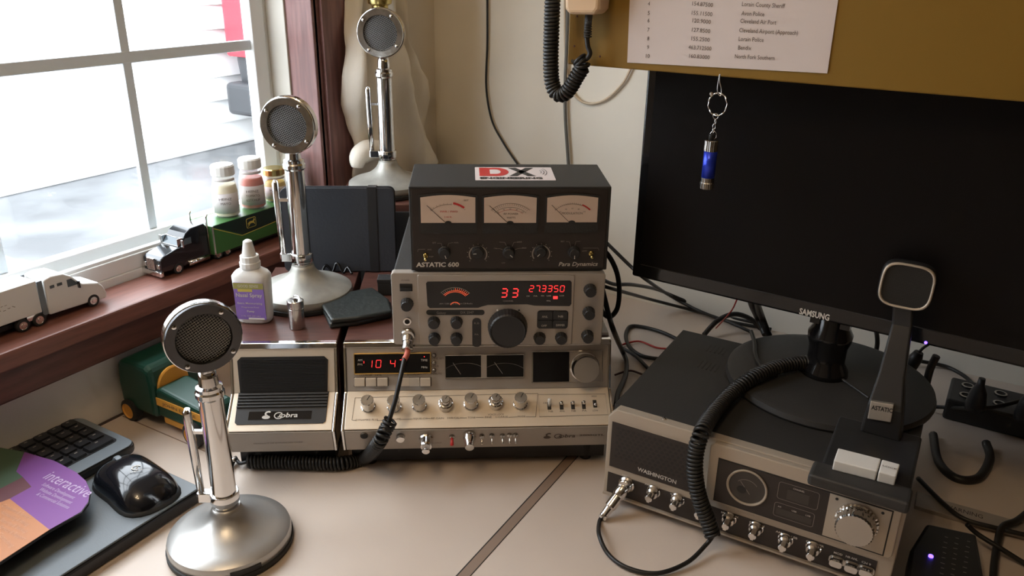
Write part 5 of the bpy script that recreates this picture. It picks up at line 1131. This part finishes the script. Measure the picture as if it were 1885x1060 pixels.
# its coiled lead, plug in the front of the transceiver
ld = thing('microphone_lead', 'black coiled microphone lead hanging over the transceiver front down to its silver plug', 'cable', (0, 0, 0))
x, y = fW.at(1152, 893, .004); pc = fW.W @ Vector((x, y, 0)); nz = Vector((0, -1, 0)); e1 = pv(1112, 948, pc.y-.036); ax = (e1-pc).normalized()
mb = MB(); mb.lathe([(.0105, -.0), (.0105, .003), (.0085, .005), (.0080, .009)], M_chrome, axis(pc, nz), n=28)
mb.lathe([(.0072, .004), (.0082, .008), (.0082, .018), (.0070, .020), (.0074, .026), (.0074, .036), (.0056, .038), (.0050, .048), (.0058, .049), (.0050, .054)], M_chrome, axis(pc, ax), n=28); mb.obj('plug', ld)
pe = pc+ax*.052
mb = MB(); ring_end = pv(1313, 985, .782)
mb.tube(smooth([pe-ax*.004, pe+ax*.006, pz(1103, 985, .012), pz(1120, 1020, .004), pz(1155, 1045, .004), pz(1210, 1055, .004), pz(1265, 1035, .006), pz(1300, 1002, .012), ring_end], 10), .0026, M_cable, 10); mb.obj('straight_lead', ld)
cp_ = [ring_end+Vector((0, .0, -.002)), pv(1302, 955, .785), pv(1287, 915, .783), pv(1279, 870, .783), pv(1281, 830, .786), pz(1292, 795, .147), pz(1312, 762, .1475), pz(1345, 725, .1475), pz(1385, 695, .158), pz(1430, 676, .161), pz(1470, 668, .161), pz(1492, 668, .161)]
mb = MB(); mb.tube(coil(cp_, .0080, .0047, 11), .0021, M_cable, 6); mb.obj('coil', ld)
mb = MB(); mb.tube(smooth([pz(1490, 668, .161), pz(1512, 678, .157), pz(1545, 695, .153), pz(1575, 715, .152), pz(1600, 733, .150)], 8), .0020, M_cable, 8); mb.obj('straight_lead', ld)
# ------------------------------------------------------------------ handheld microphone on the cabinet
hm = thing('handheld_microphone', 'beige handheld microphone hung on the left edge of the mustard cabinet', 'microphone', tuple(pv(1078, 0, .912)), 0)
b0 = local_pt(hm, pv(1078, 27, .900))
mb = MB(); mb.prism([(b0.x-.021, b0.z+.006), (b0.x-.016, b0.z), (b0.x+.018, b0.z+.001), (b0.x+.023, b0.z+.007), (b0.x+.027, b0.z+.085), (b0.x-.027, b0.z+.085)], -.000, .030, M_beige, frame((0, .004, 0), (1, 0, 0), (0, 0, 1))); mb.obj('body', hm, bevel=.005, seg=3)
mb = MB(); mb.tube([(b0.x+.004, -.011, b0.z+.002), (b0.x+.003, -.011, b0.z-.012), (b0.x+.003, -.011, b0.z-.026)], [.0046, .0042, .0036], M_charc, 12)
for k in range(9): mb.lathe([(.0049-.0001*k, 0), (.0049-.0001*k, .0014)], M_charc, Matrix.Translation((b0.x+.0035, -.011, b0.z-.025+k*.0028)), n=14)
mb.obj('strain_relief', hm)
P_ = lambda a_, b_: local_pt(hm, pv(a_, b_, .900))
mb = MB(); mb.tube(smooth([P_(1080, 66), P_(1082, 85), P_(1086, 98), P_(1080, 108), P_(1068, 112)], 8), .0030, M_cable, 8); mb.obj('straight_lead', hm)
mb = MB(); mb.tube(coil([P_(1064, 106), P_(1072, 122), P_(1062, 140), P_(1052, 158), P_(1040, 172), P_(1025, 172), P_(1016, 150), P_(1014, 110), P_(1015, 60), P_(1017, 0), P_(1020, -70)], .0078, .0042, 11), .0022, M_cable, 6); mb.obj('coil', hm)
# ------------------------------------------------------------------ torch key ring
kr = thing('torch_key_ring', 'small blue metal torch on a twisted key ring hanging in front of the monitor', 'keyring', tuple(pv(1327, 142, .915)), 0)
K_ = lambda a_, b_: local_pt(kr, pv(a_, b_, .908))
mb = MB(); mb.tube(smooth([K_(1326, 136), K_(1325, 150), K_(1328, 165), K_(1327, 176), K_(1322, 172), K_(1321, 160), K_(1325, 136)], 6), .0007, M_chromeworn, 8); mb.obj('wire_hook', kr)
c = K_(1321, 192); mb = MB(); R0 = .0108; mb.tube([(c.x+(R0+.0003*math.sin(9*t))*math.sin(t)*.97, c.y+.0006*math.cos(9*t), c.z+R0*1.15*math.cos(t)) for t in [2*PI*k/90 for k in range(90)]], .0009, M_chrome, 6, closed=True); mb.obj('twisted_ring', kr)
mb = MB(); c = K_(1310, 173); mb.lathe([(0, -.0005), (.0022, 0), (.0022, .001), (0, .0015)], M_chromeworn, Matrix.Translation(c) @ Matrix.Rotation(PI/2, 4, 'X'), n=14); mb.obj('bead', kr)
for i, (px, py, r_, ry) in enumerate(((1317.5, 214, .0030, .0030), (1317, 224, .0011, .0030), (1314.5, 233, .0015, .0030), (1313, 241, .0011, .0030), (1313, 249, .0038, .0045))):
    c = K_(px, py); mb = MB(); mb.tube([(c.x+r_*math.cos(t)*(1 if i % 2 == 0 else .4), c.y+(r_*math.cos(t)*.9 if i % 2 else 0), c.z+ry*math.sin(t)) for t in [2*PI*k/16 for k in range(16)]], .00045, M_chrome, 6, closed=True); mb.obj('chain_link', kr)
zt_ = K_(1306, 257).z; zb_ = K_(1304, 348).z; cx = K_(1306, 300).x; H_ = zt_-zb_
T = Matrix.Translation((cx, K_(1306, 300).y, zb_)); r_ = .0076
mb = MB(); mb.lathe([(r_, H_*.24), (r_, H_*.78)], M_blue, T, n=28); mb.obj('barrel', kr)
mb = MB(); mb.lathe([(r_*1.03, H_*.78), (r_*1.03, H_*.985), (r_*.9, H_)], M_chromeworn, T, n=44, rib=-.05); mb.obj('tail_cap', kr)
mb = MB(); mb.lathe([(r_*.6, 0), (r_*1.12, .001), (r_*1.12, H_*.13), (r_, H_*.15), (r_, H_*.24)], M_chromeworn, T, n=44, rib=-.03); mb.obj('head', kr)
mb = MB(); mb.lathe([(r_*.45, H_), (r_*.42, H_+.006), (r_*.3, H_+.007)], M_rub, Matrix.Translation((cx-.001, K_(1306, 300).y, zb_)), n=16); mb.obj('push_button', kr)
# ------------------------------------------------------------------ brass cup hanging in the corner
bc = thing('brass_cup', 'brass cup-shaped lamp bottom hanging above the rearmost microphone', 'hanging lamp', tuple(pv(699, 10, 1.16)), 0)
mb = MB(); mb.lathe([(0, -.008), (.010, -.008), (.014, -.006), (.0145, .000), (.0205, .003), (.0215, .010), (.0205, .045), (.012, .052)], M_brass, n=36); mb.obj('cup', bc)
mb = MB(); mb.tube([(0, 0, .05), (0, 0, ZC-bc.location.z)], .0015, M_brass, 8); mb.obj('hanging_rod', bc)
# ------------------------------------------------------------------ cables
cbl = 'cables tangled on the desk behind the radios'
def cab_(pts, r, label, m_=M_cable, name='loose_cable', g=cbl): return cord(name, [tuple(p) for p in pts], r, m_, label, group=g)
cab_([pv(1095, 425, 1.25), pv(1125, 455, 1.25), pv(1163, 492, 1.25), pv(1190, 515, 1.24), pz(1235, 545, .03), pz(1291, 574, .012), pz(1345, 592, .006), pz(1420, 606, .006)], .0032, 'straight black cable slanting from the watt meter down behind the monitor')
cab_([pv(1100, 452, 1.08), pv(1120, 470, 1.08), pv(1135, 500, 1.08), pv(1140, 535, 1.08), pv(1136, 568, 1.08), pv(1122, 583, 1.08), pv(1108, 572, 1.08), pv(1100, 545, 1.08)], .0040, 'thick dark cable looped at the right side of the upper radio')
cab_([pv(1105, 512, 1.1), pv(1130, 523, 1.15), pv(1165, 524, 1.22), pz(1210, 533, .05), pz(1260, 553, .02), pz(1300, 566, .007), pz(1345, 583, .006), pz(1400, 596, .006)], .0032, 'black cable leaving the upper radio highest across the desk')
cab_([pv(1105, 525, 1.1), pv(1140, 535, 1.14), pz(1190, 549, .05), pz(1240, 562, .018), pz(1290, 575, .006), pz(1340, 592, .006), pz(1385, 612, .006)], .0030, 'second black cable running beside the highest one towards the monitor foot')
cab_([pz(1250, 626, .004), pz(1220, 612, .004), pz(1185, 602, .004), pz(1160, 601, .004), pz(1152, 618, .004), pz(1160, 640, .004), pz(1185, 656, .004), pz(1225, 660, .005), pz(1245, 650, .005)], .0036, 'black cable bent in a loop on the desk left of the transceiver')
cab_([pv(1104, 515, 1.0), pv(1112, 545, 1.0), pv(1122, 585, 1.0), pv(1131, 612, 1.0), pz(1145, 645, .02), pz(1153, 665, .008), pz(1151, 692, .006), pz(1138, 722, .006), pz(1134, 745, .006)], .0040, 'thick black cable dropping between the radios and the transceiver')
cab_([pz(1145, 640, .005), pz(1170, 655, .005), pz(1190, 675, .005), pz(1205, 690, .005)], .0032, 'short black cable disappearing under the left edge of the transceiver')
cab_([pz(1132, 690, .004), pz(1160, 682, .004), pz(1190, 690, .004), pz(1215, 680, .004)], .0018, 'thin dark cable lying nearest the transceiver left side', M_wood)
cab_([pz(1140, 636, .004), pz(1175, 628, .004), pz(1210, 640, .004), pz(1240, 642, .004)], .0018, 'thin reddish cable curving over the desk beside the upper radio', M_redcable)
cab_([pz(1296, 616, .01), pz(1321, 590, .028), pz(1352, 578, .040), pz(1382, 587, .03), pz(1398, 603, .012), pz(1415, 612, .006)], .0046, 'thick black cable arching below the lower left of the monitor')
cab_([pv(1378, 540, 1.055), pv(1383, 560, 1.12), pv(1392, 580, 1.18), pv(1402, 602, 1.18), pv(1408, 616, 1.17)], .0045, 'left one of two thick cables hanging from the back of the monitor')
cab_([pv(1390, 540, 1.055), pv(1395, 562, 1.12), pv(1402, 582, 1.16), pv(1410, 604, 1.16), pv(1416, 618, 1.16)], .0050, 'right one of two thick cables hanging from the back of the monitor')
cab_([pz(1383, 610, .150), pz(1389, 632, .1525), pz(1390, 652, .1525), pz(1398, 670, .1525), pz(1412, 684, .1525), pz(1430, 692, .1525)], .0030, 'black cable bending over the round foot of the monitor')
cab_([pv(1357, 550, 1.2), pv(1350, 566, 1.2), pv(1340, 580, 1.2), pz(1318, 604, .012)], .0012, 'thin red and black wire hanging under the monitor', M_redcable)
cab_([pv(1590, 560, 1.05), pv(1604, 585, 1.14), pv(1612, 605, 1.20), pv(1615, 630, 1.22), pv(1611, 655, 1.22)], .0034, 'black cable hanging behind the monitor right of its neck')
cab_([pz(1640, 655, .02), pz(1690, 664, .012), pz(1740, 674, .006), pz(1772, 690, .006), pz(1790, 706, .010), pz(1799, 720, .030)], .0034, 'black mains cable curving to the plug in the power strip')
cab_([pv(1724, 655, 1.12), pv(1712, 680, 1.12), pv(1704, 712, 1.12), pv(1700, 735, 1.12)], .0050, 'thick strap-like cable standing behind the right rear corner of the transceiver')
cab_([pz(1705, 748, .01), pz(1750, 750, .02), pz(1800, 752, .044), pz(1845, 746, .05), pz(1890, 734, .05)], .0030, 'black cable running across the top of the power strip')
cab_([pz(1718, 800, .004), pz(1728, 850, .004), pz(1760, 880, .004), pz(1800, 880, .004), pz(1822, 845, .004), pz(1815, 815, .008)], .0060, 'thick dark lead looped on the desk in front of the power strip')
cab_([pz(1690, 880, .006), pz(1735, 925, .010), pz(1775, 955, .010), pz(1835, 972, .010), pz(1890, 985, .010)], .0030, 'black cable lying along the grey lettered strip')
cab_([pz(1900, 935, .006), pz(1872, 958, .012), pz(1845, 970, .012), pz(1836, 1000, .006), pz(1830, 1040, .006), pz(1828, 1080, .006)], .0042, 'thick black cable turning down at the right edge of the desk')
cab_([pz(1780, 965, .03), pz(1800, 983, .020), pz(1840, 1008, .014), pz(1885, 1036, .006), pz(1910, 1050, .006)], .0030, 'black cable leaving the device with the blue light')
# inline adapter
ad = thing('inline_adapter', 'black inline adapter hanging from a cable behind the square-headed microphone', 'adapter', tuple(pv(1680, 668, 1.15)), 0)
p0 = local_pt(ad, pv(1692, 648, 1.15)); p1 = local_pt(ad, pv(1668, 690, 1.15)); mb = MB(); mb.tube([p0, p0.lerp(p1, .25), p0.lerp(p1, .8), p1], [.006, .009, .008, .004], M_blk, 14); mb.obj('adapter_body', ad)
mb = MB(); mb.tube(smooth([p0, local_pt(ad, pv(1700, 640, 1.15)), local_pt(ad, pv(1712, 632, 1.14))], 6), .002, M_cable, 8); mb.tube(smooth([p1, local_pt(ad, pv(1660, 702, 1.15)), local_pt(ad, pv(1640, 712, 1.15))], 6), .002, M_cable, 8); mb.obj('lead', ad)
# power strip with plugs
a = pz(1762, 765, .0); psx = thing('power_strip', 'black power strip with metal-rimmed sockets on the desk at the right', 'power strip', (a.x, a.y-.01, 0), R_(-2))
mb = MB(); mb.box((-.02, -.012, 0), (.24, .075, .034), M_blk); mb.obj('housing', psx, bevel=.004)
for k in range(5):
    for j in range(2):
        mb = MB(); mb.lathe([(.009, .034), (.009, .0365), (.0065, .0368), (.006, .0352, M_ink), (0, .0352, M_ink)], M_chromeworn, TR(.004+k*.045, .014+j*.036), n=18); mb.obj('socket', psx)
def plugtop(px, py, z, label):
    q_ = pz(px, py, z); t = thing('mains_plug', label, 'plug', tuple(q_), 0, 'mains plugs standing in the power strip')
    mb = MB(); mb.lathe([(.013, 0), (.014, .010), (.011, .030), (.0055, .042), (.0045, .052)], M_blk, n=20); mb.obj('plug_body', t)
    mb = MB(); mb.box((-.004, -.001, -.002), (-.002, .001, .0), M_chrome); mb.obj('pin', t); return t
plugtop(1793, 754, .0372, 'tapered black plug standing in the power strip under the curving mains cable'); plugtop(1884, 772, .0372, 'black plug at the very right edge of the photo in the power strip')
# lettered grey strip
q_ = pz(1770, 945, .004); gs = thing('lettered_strip', 'flat grey strip with dark lettering lying right of the transceiver', 'strip', (q_.x, q_.y, 0), 0)
fg = Face(gs, frame((0, 0, .006), (1, 0, 0), (0, 1, 0)))
mb = MB(); fg.poly(mb, [(1688, 903), (1741, 921), (1900, 966), (1900, 990), (1773, 956), (1684, 930)], -.006, 0, M_facegrey); st_ = mb.obj('strip_body', gs, bevel=.001)
mb = MB(); fg.txt(mb, 'WARNING', (1738, 934), (1809, 955), .0085, M_ink, .0002); mb.obj('lettering', st_)
# device with blue light
q_ = pz(1735, 1040, .0); dv = thing('blue_lit_device', 'black boxy device with glowing blue light at the lower right corner', 'device', (q_.x, q_.y, 0), 0)
fv = Face(dv, frame((0, 0, .030), (1, 0, 0), (0, 1, 0)))
mb = MB(); fv.poly(mb, [(1706, 962), (1798, 982), (1812, 1060), (1800, 1130), (1662, 1110), (1676, 1010)], -.030, 0, M_blk); mb.obj('housing', dv, bevel=.004)
mb = MB(); fv.disc(mb, 1714, 1022, .0026, 0, .002, M_blueled, 16); mb.obj('blue_light', dv)
mb = MB()
for cx1, cy1, n_ in ((1742, 988, 9), (1762, 990, 9), (1783, 996, 8)):
    for k in range(n_):
        x_ = cx1-(k*1.2); y_ = cy1+k*9.5; fv.line(mb, [(x_-3-(k % 3), y_), (x_+3, y_+1.5+(k % 2))], .0011, M_printd, .0003)
mb.obj('printed_marks', dv)
# white block on the base radio at the right
q_ = Vector((*cw(.1225, .072), .1684)); wb_ = thing('white_block', 'little white plastic block on the base radio at the foot of the upper radio', 'block', tuple(q_), CA)
mb = MB(); mb.box((.0045, -.006, 0), (.015, .03, .005), M_white); mb.obj('block_body', wb_, bevel=.0008)
